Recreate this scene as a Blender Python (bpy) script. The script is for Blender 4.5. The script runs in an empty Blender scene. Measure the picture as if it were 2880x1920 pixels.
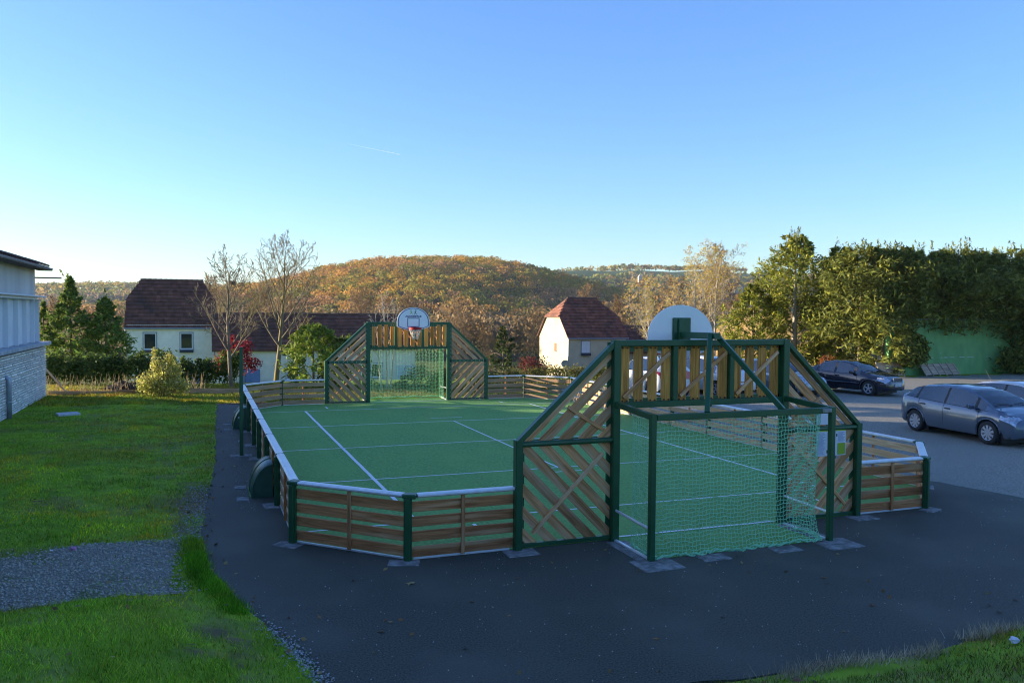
import bpy, bmesh, math, random
import numpy as np
from mathutils import Vector, Matrix, noise as mnoise

R = math.radians
PI = math.pi
scene = bpy.context.scene
col = scene.collection

# ------------------------------------------------------------------ camera, sky, sun, exposure
CAM = Vector((-7.36455, -11.00512, 3.44315))
c_r = Vector((0.935386, -0.353537, 0.008057))
c_u = Vector((0.005207, 0.036551, 0.999318))
c_f = Vector((0.353590, 0.934706, -0.036030))
cam_data = bpy.data.cameras.new('camera')
cam_data.sensor_width = 36.0
cam_data.lens = 28.81
cam_data.clip_start = 0.1
cam_data.clip_end = 20000.0
cam = bpy.data.objects.new('camera', cam_data)
col.objects.link(cam)
cam.matrix_world = Matrix(((c_r.x, c_u.x, -c_f.x, CAM.x), (c_r.y, c_u.y, -c_f.y, CAM.y),
                           (c_r.z, c_u.z, -c_f.z, CAM.z), (0, 0, 0, 1)))
scene.camera = cam

SUN_EL = R(7.0)
SUN_AZ = math.atan2(0.482, -0.876)            # plan direction from the scene towards the sun
sun_dir = Vector((math.cos(SUN_AZ) * math.cos(SUN_EL), math.sin(SUN_AZ) * math.cos(SUN_EL), math.sin(SUN_EL)))
world = bpy.data.worlds.new('World')
scene.world = world
world.use_nodes = True
wn = world.node_tree.nodes
wl = world.node_tree.links
bg = wn['Background']
sky = wn.new('ShaderNodeTexSky')
sky.sky_type = 'NISHITA'
sky.sun_disc = False
sky.sun_elevation = SUN_EL
sky.sun_rotation = PI / 2 - SUN_AZ
sky.air_density = 1.0
sky.dust_density = 0.7
sky.ozone_density = 4.2
sky.altitude = 200
sky_gamma = wn.new('ShaderNodeGamma')
sky_gamma.inputs[1].default_value = 0.84
sky_sat = wn.new('ShaderNodeHueSaturation')
sky_sat.inputs['Saturation'].default_value = 1.08
sky_sat.inputs['Hue'].default_value = 0.516
wl.new(sky.outputs[0], sky_gamma.inputs[0])
wl.new(sky_gamma.outputs[0], sky_sat.inputs['Color'])
wl.new(sky_sat.outputs[0], bg.inputs[0])
bg.inputs[1].default_value = 0.15
sun_data = bpy.data.lights.new('sun', 'SUN')
sun_data.energy = 4.0
sun_data.angle = R(0.5)
sun_data.color = (1.0, 0.84, 0.60)
sun = bpy.data.objects.new('sun', sun_data)
col.objects.link(sun)
sun.rotation_euler = sun_dir.to_track_quat('Z', 'Y').to_euler()
sun.location = (-60, 40, 30)

vs = scene.view_settings
vs.view_transform = 'Standard'
vs.look = 'None'
vs.gamma = 1.0
vs.exposure = 1.92
scene.render.engine = 'CYCLES'
scene.cycles.use_denoising = True
scene.cycles.max_bounces = 6
scene.cycles.diffuse_bounces = 3
scene.cycles.glossy_bounces = 3
scene.cycles.transparent_max_bounces = 10
scene.cycles.caustics_reflective = False
scene.cycles.caustics_refractive = False
scene.cycles.sample_clamp_indirect = 6.0
scene.cycles.volume_bounces = 0
scene.cycles.filter_width = 1.1

# ------------------------------------------------------------------ helpers: materials
def _rgb(c):
    return (c[0], c[1], c[2], 1.0)


MATS = {}


def mat(name, c1, c2=None, scale=4.0, detail=4.0, stretch=(1, 1, 1), rough=0.6, metal=0.0, spec=0.5, bump=0.0,
        bscale=None, coords='Object', vary=0.0, coat=0.0, ramp=(0.35, 0.65), emit=None, rough2=None, distort=0.0,
        attr=None, transl=0.0, c3=None, s3=1.0, r3=(0.5, 0.62)):
    """Principled material whose base colour wanders between c1 and c2 with a noise; c3 adds a second, larger patch noise."""
    if name in MATS:
        return MATS[name]
    m = bpy.data.materials.new(name)
    m.use_nodes = True
    n = m.node_tree.nodes
    l = m.node_tree.links
    b = n['Principled BSDF']
    b.inputs['Roughness'].default_value = rough
    b.inputs['Metallic'].default_value = metal
    b.inputs['Specular IOR Level'].default_value = spec
    if coat:
        b.inputs['Coat Weight'].default_value = coat
        b.inputs['Coat Roughness'].default_value = 0.03
    if c2 is None and attr is None:
        b.inputs['Base Color'].default_value = _rgb(c1)
    vec = None
    if c2 is not None or bump:
        if coords == 'World':
            g = n.new('ShaderNodeNewGeometry')
            src = g.outputs['Position']
        else:
            t = n.new('ShaderNodeTexCoord')
            src = t.outputs['Object']
        mp = n.new('ShaderNodeMapping')
        mp.inputs['Scale'].default_value = stretch
        l.new(src, mp.inputs[0])
        vec = mp.outputs[0]
        if coords != 'World':
            oi = n.new('ShaderNodeObjectInfo')
            ml = n.new('ShaderNodeMath')
            ml.operation = 'MULTIPLY'
            ml.inputs[1].default_value = 37.0
            l.new(oi.outputs['Random'], ml.inputs[0])
            l.new(ml.outputs[0], mp.inputs['Location'])
    out = None
    if c2 is not None:
        nz = n.new('ShaderNodeTexNoise')
        nz.inputs['Scale'].default_value = scale
        nz.inputs['Detail'].default_value = detail
        nz.inputs['Distortion'].default_value = distort
        l.new(vec, nz.inputs['Vector'])
        rp = n.new('ShaderNodeValToRGB')
        rp.color_ramp.elements[0].position = ramp[0]
        rp.color_ramp.elements[1].position = ramp[1]
        rp.color_ramp.elements[0].color = _rgb(c1)
        rp.color_ramp.elements[1].color = _rgb(c2)
        l.new(nz.outputs['Fac'], rp.inputs[0])
        out = rp.outputs[0]
        if c3 is not None:
            n3 = n.new('ShaderNodeTexNoise')
            n3.inputs['Scale'].default_value = s3
            n3.inputs['Detail'].default_value = 5.0
            l.new(vec, n3.inputs['Vector'])
            r3n = n.new('ShaderNodeMapRange')
            r3n.inputs[1].default_value = r3[0]
            r3n.inputs[2].default_value = r3[1]
            l.new(n3.outputs['Fac'], r3n.inputs[0])
            mx3 = n.new('ShaderNodeMix')
            mx3.data_type = 'RGBA'
            l.new(r3n.outputs[0], mx3.inputs[0])
            l.new(out, mx3.inputs[6])
            mx3.inputs[7].default_value = _rgb(c3)
            out = mx3.outputs[2]
        if rough2 is not None:
            mr = n.new('ShaderNodeMapRange')
            mr.inputs[3].default_value = rough
            mr.inputs[4].default_value = rough2
            l.new(nz.outputs['Fac'], mr.inputs[0])
            l.new(mr.outputs[0], b.inputs['Roughness'])
    if attr:
        at = n.new('ShaderNodeAttribute')
        at.attribute_name = attr
        if out is not None:
            mx = n.new('ShaderNodeMix')
            mx.data_type = 'RGBA'
            mx.blend_type = 'MULTIPLY'
            mx.inputs[0].default_value = 1.0
            l.new(out, mx.inputs[6])
            l.new(at.outputs['Color'], mx.inputs[7])
            out = mx.outputs[2]
        else:
            out = at.outputs['Color']
    if vary and out is not None:
        oi2 = n.new('ShaderNodeObjectInfo')
        mr2 = n.new('ShaderNodeMapRange')
        mr2.inputs[3].default_value = 1.0 - vary
        mr2.inputs[4].default_value = 1.0 + vary
        l.new(oi2.outputs['Random'], mr2.inputs[0])
        hv = n.new('ShaderNodeHueSaturation')
        l.new(mr2.outputs[0], hv.inputs['Value'])
        l.new(out, hv.inputs['Color'])
        out = hv.outputs[0]
    if out is not None:
        l.new(out, b.inputs['Base Color'])
    if bump:
        bz = n.new('ShaderNodeTexNoise')
        bz.inputs['Scale'].default_value = bscale or scale * 4
        bz.inputs['Detail'].default_value = 5.0
        l.new(vec, bz.inputs['Vector'])
        bp = n.new('ShaderNodeBump')
        bp.inputs['Strength'].default_value = bump
        bp.inputs['Distance'].default_value = 0.02
        l.new(bz.outputs['Fac'], bp.inputs['Height'])
        l.new(bp.outputs[0], b.inputs['Normal'])
    if transl:
        tr = n.new('ShaderNodeBsdfTranslucent')
        if out is not None:
            l.new(out, tr.inputs[0])
        else:
            tr.inputs[0].default_value = _rgb(c1)
        ms = n.new('ShaderNodeMixShader')
        ms.inputs[0].default_value = transl
        l.new(b.outputs[0], ms.inputs[1])
        l.new(tr.outputs[0], ms.inputs[2])
        l.new(ms.outputs[0], n['Material Output'].inputs[0])
    MATS[name] = m
    return m


def glass_mat(name, tint=(0.35, 0.4, 0.42), refl=0.12):
    if name in MATS:
        return MATS[name]
    m = bpy.data.materials.new(name)
    m.use_nodes = True
    n = m.node_tree.nodes
    l = m.node_tree.links
    n.remove(n['Principled BSDF'])
    tr = n.new('ShaderNodeBsdfTransparent')
    tr.inputs[0].default_value = _rgb(tint)
    gl = n.new('ShaderNodeBsdfGlossy')
    gl.inputs['Roughness'].default_value = 0.02
    lw = n.new('ShaderNodeLayerWeight')
    lw.inputs[0].default_value = 0.30
    mr = n.new('ShaderNodeMapRange')
    mr.inputs[3].default_value = refl
    mr.inputs[4].default_value = 0.9
    l.new(lw.outputs['Fresnel'], mr.inputs[0])
    ms = n.new('ShaderNodeMixShader')
    l.new(mr.outputs[0], ms.inputs[0])
    l.new(tr.outputs[0], ms.inputs[1])
    l.new(gl.outputs[0], ms.inputs[2])
    l.new(ms.outputs[0], n['Material Output'].inputs[0])
    MATS[name] = m
    return m


# ------------------------------------------------------------------ helpers: objects
def tag(o, label=None, cat=None, group=None, kind=None):
    if label:
        o['label'] = label
    if cat:
        o['category'] = cat
    if group:
        o['group'] = group
    if kind:
        o['kind'] = kind
    return o


def thing(name, label, cat, loc=(0, 0, 0), rz=0.0, group=None):
    o = bpy.data.objects.new(name, None)
    o.empty_display_size = 0.2
    col.objects.link(o)
    o.location = loc
    o.rotation_euler = (0, 0, rz)
    return tag(o, label, cat, group)


def link(name, me, parent=None, matrix=None):
    o = bpy.data.objects.new(name, me)
    col.objects.link(o)
    if parent is not None:
        o.parent = parent
    if matrix is not None:
        o.matrix_basis = matrix
    return o


def copy_tree(o, parent=None):
    c = o.copy()
    col.objects.link(c)
    c.parent = parent
    for ch in list(o.children):
        copy_tree(ch, c)
    return c


class MB:
    """collects shapes into one mesh"""

    def __init__(self):
        self.v = []
        self.f = []

    def add(self, vs, fs):
        k = len(self.v)
        self.v += [tuple(p) for p in vs]
        self.f += [tuple(i + k for i in q) for q in fs]
        return self

    def box(self, c, s, rz=0.0, rx=0.0, ry=0.0, ch=0.0):
        M = Matrix.Translation(c)
        if rx or ry or rz:
            M = M @ Matrix.Rotation(rz, 4, 'Z') @ Matrix.Rotation(ry, 4, 'Y') @ Matrix.Rotation(rx, 4, 'X')
        x, y, z = s[0] / 2, s[1] / 2, s[2] / 2
        if ch:
            a = ch
            rings = []
            for zz, i in ((-z, a), (-z + a, 0), (z - a, 0), (z, a)):
                X, Y = x - i, y - i
                rings.append([(X - a + i, -Y, zz), (X, -Y + a - i, zz), (X, Y - a + i, zz), (X - a + i, Y, zz),
                              (-X + a - i, Y, zz), (-X, Y - a + i, zz), (-X, -Y + a - i, zz), (-X + a - i, -Y, zz)]
                             if i == 0 else
                             [(X, -Y, zz), (X, -Y, zz), (X, Y, zz), (X, Y, zz), (-X, Y, zz), (-X, Y, zz), (-X, -Y, zz), (-X, -Y, zz)])
            vs = [M @ Vector(p) for r in rings for p in r]
            fs = []
            for i in range(3):
                for j in range(8):
                    fs.append((i * 8 + j, i * 8 + (j + 1) % 8, i * 8 + 8 + (j + 1) % 8, i * 8 + 8 + j))
            fs.append((6, 4, 2, 0))
            fs.append((24, 26, 28, 30))
            return self.add(vs, fs)
        vs = [M @ Vector((sx * x, sy * y, sz * z)) for sz in (-1, 1) for sy in (-1, 1) for sx in (-1, 1)]
        return self.add(vs, [(0, 2, 3, 1), (4, 5, 7, 6), (0, 1, 5, 4), (2, 6, 7, 3), (0, 4, 6, 2), (1, 3, 7, 5)])

    def beam(self, p, q, w, h, up=(0, 0, 1), ch=0.0):
        """bar from p to q, w wide (across), h high (along up), long edges chamfered by ch"""
        p, q = Vector(p), Vector(q)
        d = (q - p).normalized()
        u = Vector(up)
        s = d.cross(u)
        if s.length < 1e-5:
            s = d.cross(Vector((0, 1, 0)))
        s.normalize()
        u = s.cross(d).normalized()
        a, b = w / 2, h / 2
        if ch:
            c = ch
            prof = [(a - c, -b), (a, -b + c), (a, b - c), (a - c, b), (-a + c, b), (-a, b - c), (-a, -b + c), (-a + c, -b)]
        else:
            prof = [(a, -b), (a, b), (-a, b), (-a, -b)]
        n = len(prof)
        vs = [p + s * x + u * z for x, z in prof] + [q + s * x + u * z for x, z in prof]
        fs = [(i, (i + 1) % n, n + (i + 1) % n, n + i) for i in range(n)]
        fs += [tuple(range(n - 1, -1, -1)), tuple(range(n, 2 * n))]
        return self.add(vs, fs)

    def tube(self, pts, r, sides=6, cap=True):
        pts = [Vector(p) for p in pts]
        n = len(pts)
        rs = r if isinstance(r, (list, tuple)) else [r] * n
        ref = None
        vs = []
        for i, p in enumerate(pts):
            d = (pts[min(i + 1, n - 1)] - pts[max(i - 1, 0)])
            if d.length < 1e-9:
                d = Vector((0, 0, 1))
            d.normalize()
            if ref is None:
                ref = d.orthogonal().normalized()
            ref = (ref - d * ref.dot(d))
            if ref.length < 1e-6:
                ref = d.orthogonal()
            ref.normalize()
            b = d.cross(ref)
            for k in range(sides):
                a = 2 * PI * k / sides
                vs.append(p + (ref * math.cos(a) + b * math.sin(a)) * rs[i])
        fs = []
        for i in range(n - 1):
            for k in range(sides):
                fs.append((i * sides + k, i * sides + (k + 1) % sides, (i + 1) * sides + (k + 1) % sides, (i + 1) * sides + k))
        if cap:
            fs += [tuple(range(sides - 1, -1, -1)), tuple(range((n - 1) * sides, n * sides))]
        return self.add(vs, fs)

    def lathe(self, prof, c=(0, 0, 0), axis='Z', sides=24, cap=False):
        """prof: list of (radius, height)"""
        vs = []
        c = Vector(c)
        for r, h in prof:
            for k in range(sides):
                a = 2 * PI * k / sides
                x, y = r * math.cos(a), r * math.sin(a)
                p = {'Z': (x, y, h), 'X': (h, x, y), 'Y': (x, h, y)}[axis]
                vs.append(c + Vector(p))
        fs = []
        for i in range(len(prof) - 1):
            for k in range(sides):
                fs.append((i * sides + k, i * sides + (k + 1) % sides, (i + 1) * sides + (k + 1) % sides, (i + 1) * sides + k))
        if cap:
            fs += [tuple(range(sides - 1, -1, -1)), tuple(range((len(prof) - 1) * sides, len(prof) * sides))]
        return self.add(vs, fs)

    def prism(self, poly, o, ax, ay, t):
        """polygon (list of 2-D points) in the plane o + x*ax + y*ay, extruded along ax x ay by t (centred)"""
        o, ax, ay = Vector(o), Vector(ax).normalized(), Vector(ay).normalized()
        nrm = ax.cross(ay).normalized()
        n = len(poly)
        vs = [o + ax * x + ay * y - nrm * (t / 2) for x, y in poly] + [o + ax * x + ay * y + nrm * (t / 2) for x, y in poly]
        fs = [tuple(range(n - 1, -1, -1)), tuple(range(n, 2 * n))] + [(i, (i + 1) % n, n + (i + 1) % n, n + i) for i in range(n)]
        return self.add(vs, fs)

    def quad(self, a, b, c, d):
        return self.add([a, b, c, d], [(0, 1, 2, 3)])

    def mesh(self, name, m=None, smooth=False):
        me = bpy.data.meshes.new(name)
        me.from_pydata(self.v, [], self.f)
        if m is not None:
            me.materials.append(m)
        if smooth:
            me.shade_smooth()
        me.update()
        return me

    def build(self, name, m=None, parent=None, smooth=False, world=False, kind=None, matrix=None, fix=False):
        if world and parent is not None:
            L = parent.location
            self.v = [(p[0] - L[0], p[1] - L[1], p[2] - L[2]) for p in self.v]
        me = self.mesh(name, m, smooth)
        if fix:
            bm = bmesh.new()
            bm.from_mesh(me)
            bmesh.ops.remove_doubles(bm, verts=bm.verts, dist=1e-5)
            bmesh.ops.recalc_face_normals(bm, faces=bm.faces)
            bm.to_mesh(me)
            bm.free()
        o = link(name, me, parent, matrix)
        if kind:
            o['kind'] = kind
        return o


def np_mesh(name, V, F, m, colors=None, smooth=False):
    """mesh from numpy: V (n,3); F (k,3|4) ; colors (k,3) per face -> corner colour attribute 'tint'"""
    me = bpy.data.meshes.new(name)
    nv, nf, k = len(V), len(F), F.shape[1]
    me.vertices.add(nv)
    me.vertices.foreach_set('co', np.ascontiguousarray(V, dtype=np.float32).ravel())
    me.loops.add(nf * k)
    me.loops.foreach_set('vertex_index', np.ascontiguousarray(F, dtype=np.int32).ravel())
    me.polygons.add(nf)
    me.polygons.foreach_set('loop_start', np.arange(0, nf * k, k, dtype=np.int32))
    me.polygons.foreach_set('loop_total', np.full(nf, k, dtype=np.int32))
    me.update(calc_edges=True)
    if colors is not None:
        ca = me.color_attributes.new('tint', 'FLOAT_COLOR', 'CORNER')
        c = np.ones((nf, k, 4), dtype=np.float32)
        c[:, :, :3] = colors[:, None, :]
        ca.data.foreach_set('color', c.ravel())
    me.materials.append(m)
    if smooth:
        me.shade_smooth()
    return me


def clip_poly(poly, hull):
    """Sutherland-Hodgman, hull counter-clockwise"""
    out = list(poly)
    n = len(hull)
    for i in range(n):
        ax, ay = hull[i]
        bx, by = hull[(i + 1) % n]
        inp, out = out, []
        if not inp:
            break
        side = lambda p: (bx - ax) * (p[1] - ay) - (by - ay) * (p[0] - ax)
        for j in range(len(inp)):
            P, Q = inp[j], inp[(j + 1) % len(inp)]
            sp, sq = side(P), side(Q)
            if sp >= 0:
                out.append(P)
            if (sp >= 0) != (sq >= 0):
                t = sp / (sp - sq)
                out.append((P[0] + (Q[0] - P[0]) * t, P[1] + (Q[1] - P[1]) * t))
    return out


def board(parent, name, p, q, w, t, nrm, m, jitter=0.0, rng=random, poly=None):
    """one sawn board from p to q (parent coordinates): own object, local X along its length, edges eased"""
    p, q = Vector(p), Vector(q)
    d = (q - p)
    L = d.length
    d.normalize()
    nrm = Vector(nrm).normalized()
    s = nrm.cross(d).normalized()
    M = Matrix(((d.x, s.x, nrm.x, (p.x + q.x) / 2), (d.y, s.y, nrm.y, (p.y + q.y) / 2), (d.z, s.z, nrm.z, (p.z + q.z) / 2), (0, 0, 0, 1)))
    if poly is None:
        e = min(0.006, w * 0.08)
        a, b = w / 2, t / 2
        pr = [(-a, -b + e), (-a + e, -b), (a - e, -b), (a, -b + e), (a, b - e), (a - e, b), (-a + e, b), (-a, b - e)]
        key = (round(L, 3), round(w, 4), round(t, 4), m.name)
        me = BOARDS.get(key)
        if me is None:
            vs = [(-L / 2, x, z) for x, z in pr] + [(L / 2, x, z) for x, z in pr]
            fs = [(i, (i + 1) % 8, 8 + (i + 1) % 8, 8 + i) for i in range(8)] + [tuple(range(7, -1, -1)), tuple(range(8, 16))]
            me = MB().add(vs, fs).mesh(name, m)
            BOARDS[key] = me
    else:
        mbp = MB()
        n = len(poly)
        mbp.add([(x, y, -t / 2) for x, y in poly] + [(x, y, t / 2) for x, y in poly],
                [tuple(range(n - 1, -1, -1)), tuple(range(n, 2 * n))] + [(i, (i + 1) % n, n + (i + 1) % n, n + i) for i in range(n)])
        me = mbp.mesh(name, m)
    if jitter:
        M = M @ Matrix.Translation((0, rng.uniform(-1, 1) * jitter, rng.uniform(-1, 1) * jitter * 0.5)) @ Matrix.Rotation(rng.uniform(-1, 1) * jitter * 0.4, 4, 'Z')
    return link(name, me, parent, M)


BOARDS = {}


def text_mesh(s, size, m, extrude=0.0008, offset=0.0):
    cu = bpy.data.curves.new('lettering', 'FONT')
    cu.body = s
    cu.size = size
    cu.align_x = 'CENTER'
    cu.align_y = 'CENTER'
    cu.extrude = extrude
    cu.offset = offset
    o = bpy.data.objects.new('lettering', cu)
    col.objects.link(o)
    dg = bpy.context.evaluated_depsgraph_get()
    me = bpy.data.meshes.new_from_object(o.evaluated_get(dg))
    bpy.data.objects.remove(o)
    bpy.data.curves.remove(cu)
    me.materials.clear()
    me.materials.append(m)
    return me


def smooth01(a, b, x):
    t = min(1.0, max(0.0, (x - a) / (b - a)))
    return t * t * (3 - 2 * t)

# ------------------------------------------------------------------ terrain
def sm(a, b, x):
    t = np.clip((x - a) / (b - a), 0, 1)
    return t * t * (3 - 2 * t)


def vnoise(x, y, s, seed=0):
    """cheap smooth value noise, vectorised"""
    x = np.asarray(x, float) / s
    y = np.asarray(y, float) / s
    x0, y0 = np.floor(x), np.floor(y)

    def h(i, j):
        a = np.sin(i * 127.1 + j * 311.7 + seed * 74.7) * 43758.5453
        return a - np.floor(a)
    fx, fy = x - x0, y - y0
    fx, fy = fx * fx * (3 - 2 * fx), fy * fy * (3 - 2 * fy)
    return (h(x0, y0) * (1 - fx) + h(x0 + 1, y0) * fx) * (1 - fy) + (h(x0, y0 + 1) * (1 - fx) + h(x0 + 1, y0 + 1) * fx) * fy


def hill(x, y, cx, cy, h, sl, sr, sd, ang=0.36):
    """a rounded hill: sl / sr spread to its left and right, sd in depth"""
    dx, dy = x - cx, y - cy
    a = dx * math.cos(ang) - dy * math.sin(ang)
    b = dx * math.sin(ang) + dy * math.cos(ang)
    s = np.where(a < 0, sl, sr)
    return h * np.exp(-(a / s) ** 2 - (b / sd) ** 2)


EDGE_Y = np.array([-12, -5, -3.41, -1.69, 0.3, 2.37, 8.5, 20.4, 40])
EDGE_X = np.array([-5.6, -6.05, -6.35, -6.75, -7.25, -7.4, -7.12, -6.9, -6.9])


def edge_x(y):
    """left edge of the tarmac"""
    return np.interp(y, EDGE_Y, EDGE_X)


def ground_z(x, y):
    x = np.asarray(x, float)
    y = np.asarray(y, float)
    dx = edge_x(y) - x
    left = 0.24 * np.minimum(np.maximum(dx - 0.15, 0) * 1.0, np.maximum(-0.35 - y, 0))
    right = 0.27 * np.maximum(-4.75 - y + 0.25 * np.sin(x * 1.3) * np.clip(x + 4, 0, 1), 0)
    bank = np.minimum(np.maximum(left, right), 1.8)
    lawn = 0.10 * sm(0.3, 3.5, dx) * sm(-1, 3, y) * (1 - sm(30, 40, y))
    z = bank + lawn
    z = z - 3.1 * sm(27, 58, y) - 9.0 * sm(80, 260, y + 0.35 * x)
    z = z - 4.0 * sm(60, 200, x) * sm(-60, 60, y)
    z = z + 5.8 * sm(31, 38, x) * sm(31, 47, y) * (1 - sm(56, 80, y))
    far = sm(250, 500, np.hypot(x, y))
    z = z + far * (hill(x, y, 215, 715, 54, 195, 140, 250) + hill(x, y, 300, 560, 7, 110, 120, 150)
                   + hill(x, y, 640, 1330, 80, 560, 520, 430) + hill(x, y, -260, 1750, 47, 1500, 500, 420)
                   + hill(x, y, 1150, 1350, 55, 420, 900, 400)
                   + 7 * (vnoise(x, y, 140, 3) - 0.5) + 5 * (vnoise(x, y, 60, 5) - 0.5))
    # below the tarmac, the court and the car park the sheet stays a little lower
    under = sm(-0.02, 0.22, x - edge_x(y)) * sm(-4.75, -4.5, y) * (1 - sm(20.3, 20.6, y)) * (1 - sm(7.0, 7.6, x))
    park = sm(6.2, 6.6, x) * (1 - sm(38.5, 40, x)) * sm(-9.2, -9, y) * (1 - sm(23.0, 23.6, y + 0.05 * (27 - x).clip(0, 20)))
    z = z * (1 - np.maximum(under, park)) - 0.05 * np.maximum(under, park)
    near = 1 - sm(60, 120, np.hypot(x, y))
    flat = sm(0.0, 0.8, dx)
    z = z + near * flat * (0.05 * (vnoise(x, y, 1.7, 1) - 0.5) + 0.02 * (vnoise(x, y, 0.5, 2) - 0.5))
    return z


def in_far_field(x, y):
    """open meadows on the far hillside (True) among the woods"""
    n = vnoise(x, y, 170, 11) + 0.45 * vnoise(x, y, 70, 12)
    shoulder = hill(x, y, 640, 1330, 1, 560, 520, 430)
    open_ = (n > 0.80) & (shoulder > 0.25)
    meadow = hill(x, y, 395, 850, 1, 90, 75, 75) > 0.45
    return open_ | meadow


def dirt_mask(x, y):
    """how worn or stony the lawn is, 0 to 1"""
    bare = vnoise(x, y, 0.9, 33) * 0.55 + vnoise(x, y, 0.35, 34) * 0.3 + vnoise(x, y, 0.12, 36) * 0.15
    d = edge_x(y) - x
    near = 1 - sm(0.6, 1.3, np.hypot((x + 7.15) / 0.45, (y + 2.9) / 0.9))
    verge = (1 - sm(0.25, 0.7, d)) * sm(1.8, 2.6, y) * (1 - sm(5.6, 6.8, y))
    lawn = 0.55 * sm(0.55, 0.75, bare)
    return np.clip(near * sm(0.35, 0.6, bare) + verge * sm(0.3, 0.55, bare) + lawn, 0, 1)


def build_terrain():
    na = 420
    rad = [0.0]
    r = 0.9
    while r < 3900:
        rad.append(r)
        r *= 1.035
    rad = np.array(rad)
    th = np.linspace(0, 2 * PI, na, endpoint=False)
    TH, RR = np.meshgrid(th, rad[1:])
    X = CAM.x + RR * np.cos(TH)
    Y = CAM.y + 6 + RR * np.sin(TH)
    Z = ground_z(X, Y)
    V = np.concatenate([[[CAM.x, CAM.y + 6, float(ground_z(CAM.x, CAM.y + 6)) - 0.05]], np.stack([X, Y, Z], -1).reshape(-1, 3)])
    nr = len(rad) - 1
    idx = 1 + np.arange(nr * na).reshape(nr, na)
    a, b = idx[:-1], np.roll(idx[:-1], -1, 1)
    c, d = np.roll(idx[1:], -1, 1), idx[1:]
    F = np.stack([a, d, c, b], -1).reshape(-1, 4)
    F0 = np.stack([np.zeros(na, int), np.roll(idx[0], 0), np.roll(idx[0], -1), np.roll(idx[0], -1)], -1)
    F = np.concatenate([F, F0[:, [0, 1, 2, 3]]])
    ctr = V[F].mean(1)
    x, y = ctr[:, 0], ctr[:, 1]
    dist = np.hypot(x, y)
    lawn = np.array([0.22, 0.33, 0.026])
    field = np.array([0.17, 0.17, 0.045])
    green = np.array([0.045, 0.105, 0.035])
    wood = np.array([0.060, 0.048, 0.024])
    C = np.tile(lawn, (len(F), 1))
    wd = (dirt_mask(x, y) * (dist < 34))[:, None]
    C = C * (1 - wd) + np.array([0.19, 0.145, 0.07]) * wd
    C[dist > 34] = lawn * 0.9 + field * 0.2
    C[(dist > 70)] = field
    C[(x > 22) & (y > 27) & (dist < 90)] = np.array([0.26, 0.175, 0.085])
    C[(dist > 230)] = wood
    m = (dist > 420) & in_far_field(x, y)
    C[m] = green
    # drop degenerate fan quads by using triangles in the middle
    me = np_mesh('ground', V, F[:-na], mat('ground_grass', (0.75, 0.78, 0.7), (1.25, 1.22, 1.1), scale=3.0, detail=8, rough=0.9, spec=0.15,
                                             coords='World', bump=0.5, bscale=30, attr='tint', c3=(1.0, 0.72, 0.45), s3=0.6, r3=(0.56, 0.72)), C[:-na], smooth=True)
    o = link('ground', me)
    tag(o, 'green lawn, fields and wooded hillsides around the ball court', 'ground', kind='structure')
    return o


ground = build_terrain()

# ------------------------------------------------------------------ paved sheets
def sheet(name, pts, z, m, thick=0.0, step=0.35, jit=0.0, seed=1, label=None):
    """flat polygon sheet with a slightly uneven outline and, when thick, a rim going down"""
    rng = random.Random(seed)
    out = []
    for i, p in enumerate(pts):
        q = pts[(i + 1) % len(pts)]
        k = max(1, int(math.dist(p[:2], q[:2]) / step)) if jit else 1
        for j in range(k):
            t = j / k
            jj = jit if (len(p) < 3 or p[2]) else 0
            out.append((p[0] + (q[0] - p[0]) * t + rng.uniform(-jj, jj), p[1] + (q[1] - p[1]) * t + rng.uniform(-jj, jj)))
    mb = MB()
    n = len(out)
    mb.add([(x, y, z) for x, y in out], [tuple(range(n))])
    if thick:
        mb.add([(x, y, z) for x, y in out] + [(x, y, z - thick) for x, y in out], [(n + i, n + (i + 1) % n, (i + 1) % n, i) for i in range(n)])
    o = mb.build(name, m)
    tag(o, label, None, kind='structure')
    return o


L = 19.49                 # length of the court
GW, AW, BW, CW = 1.55, 3.11, 4.69, 6.09   # half widths: goal, goal front, straight end fence, court
CH = 1.41                 # depth of the cut corners

m_asphalt = mat('asphalt', (0.032, 0.032, 0.023), (0.118, 0.114, 0.084), scale=48, detail=9, rough=0.72, spec=0.35, coords='World', bump=0.7, bscale=220,
                c3=(0.125, 0.120, 0.090), s3=0.5, r3=(0.46, 0.74), rough2=0.6)
m_gravel = mat('car_park_chippings', (0.10, 0.095, 0.075), (0.46, 0.435, 0.355), scale=34, detail=9, rough=0.85, spec=0.3, coords='World', bump=0.9, bscale=70,
               c3=(0.29, 0.275, 0.225), s3=0.5, r3=(0.45, 0.8))
tarmac_pts = [(-6.35, -4.35)] + [(float(edge_x(y)), y) for y in (-3.4, -2.5, -1.69, -0.7, 0.3, 1.3, 2.37, 5, 8.5, 14, 20.4)]
tarmac_pts = [(edge, y) for edge, y in tarmac_pts] + [(-6.0, 20.42), (-6.0, 18.6), (-4.4, 20.25), (4.6, 20.25), (6.5, 18.6), (6.62, 2.1), (6.9, 1.6), (7.2, -0.2), (7.5, -2.4), (7.9, -5.2),
                                                     (4.0, -5.0), (1.0, -4.75), (-0.7, -4.78), (-2.6, -4.62), (-4.2, -4.45)]
tarmac_pts = tarmac_pts[::-1]
tarmac = sheet('asphalt_apron', tarmac_pts, 0.0, m_asphalt, 0.12, jit=0.035, label='dark blue-grey asphalt apron and path around the ball court')
park = sheet('car_park', [(6.55, -9), (60, -9), (60, 21.0), (38, 24.55), (28.5, 24.2), (27, 25.5), (16, 24.4), (7.0, 22.8), (6.55, 18)], -0.006, m_gravel, 0.1, jit=0.0,
             label='grey chippings car park beyond the ball court')
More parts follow.
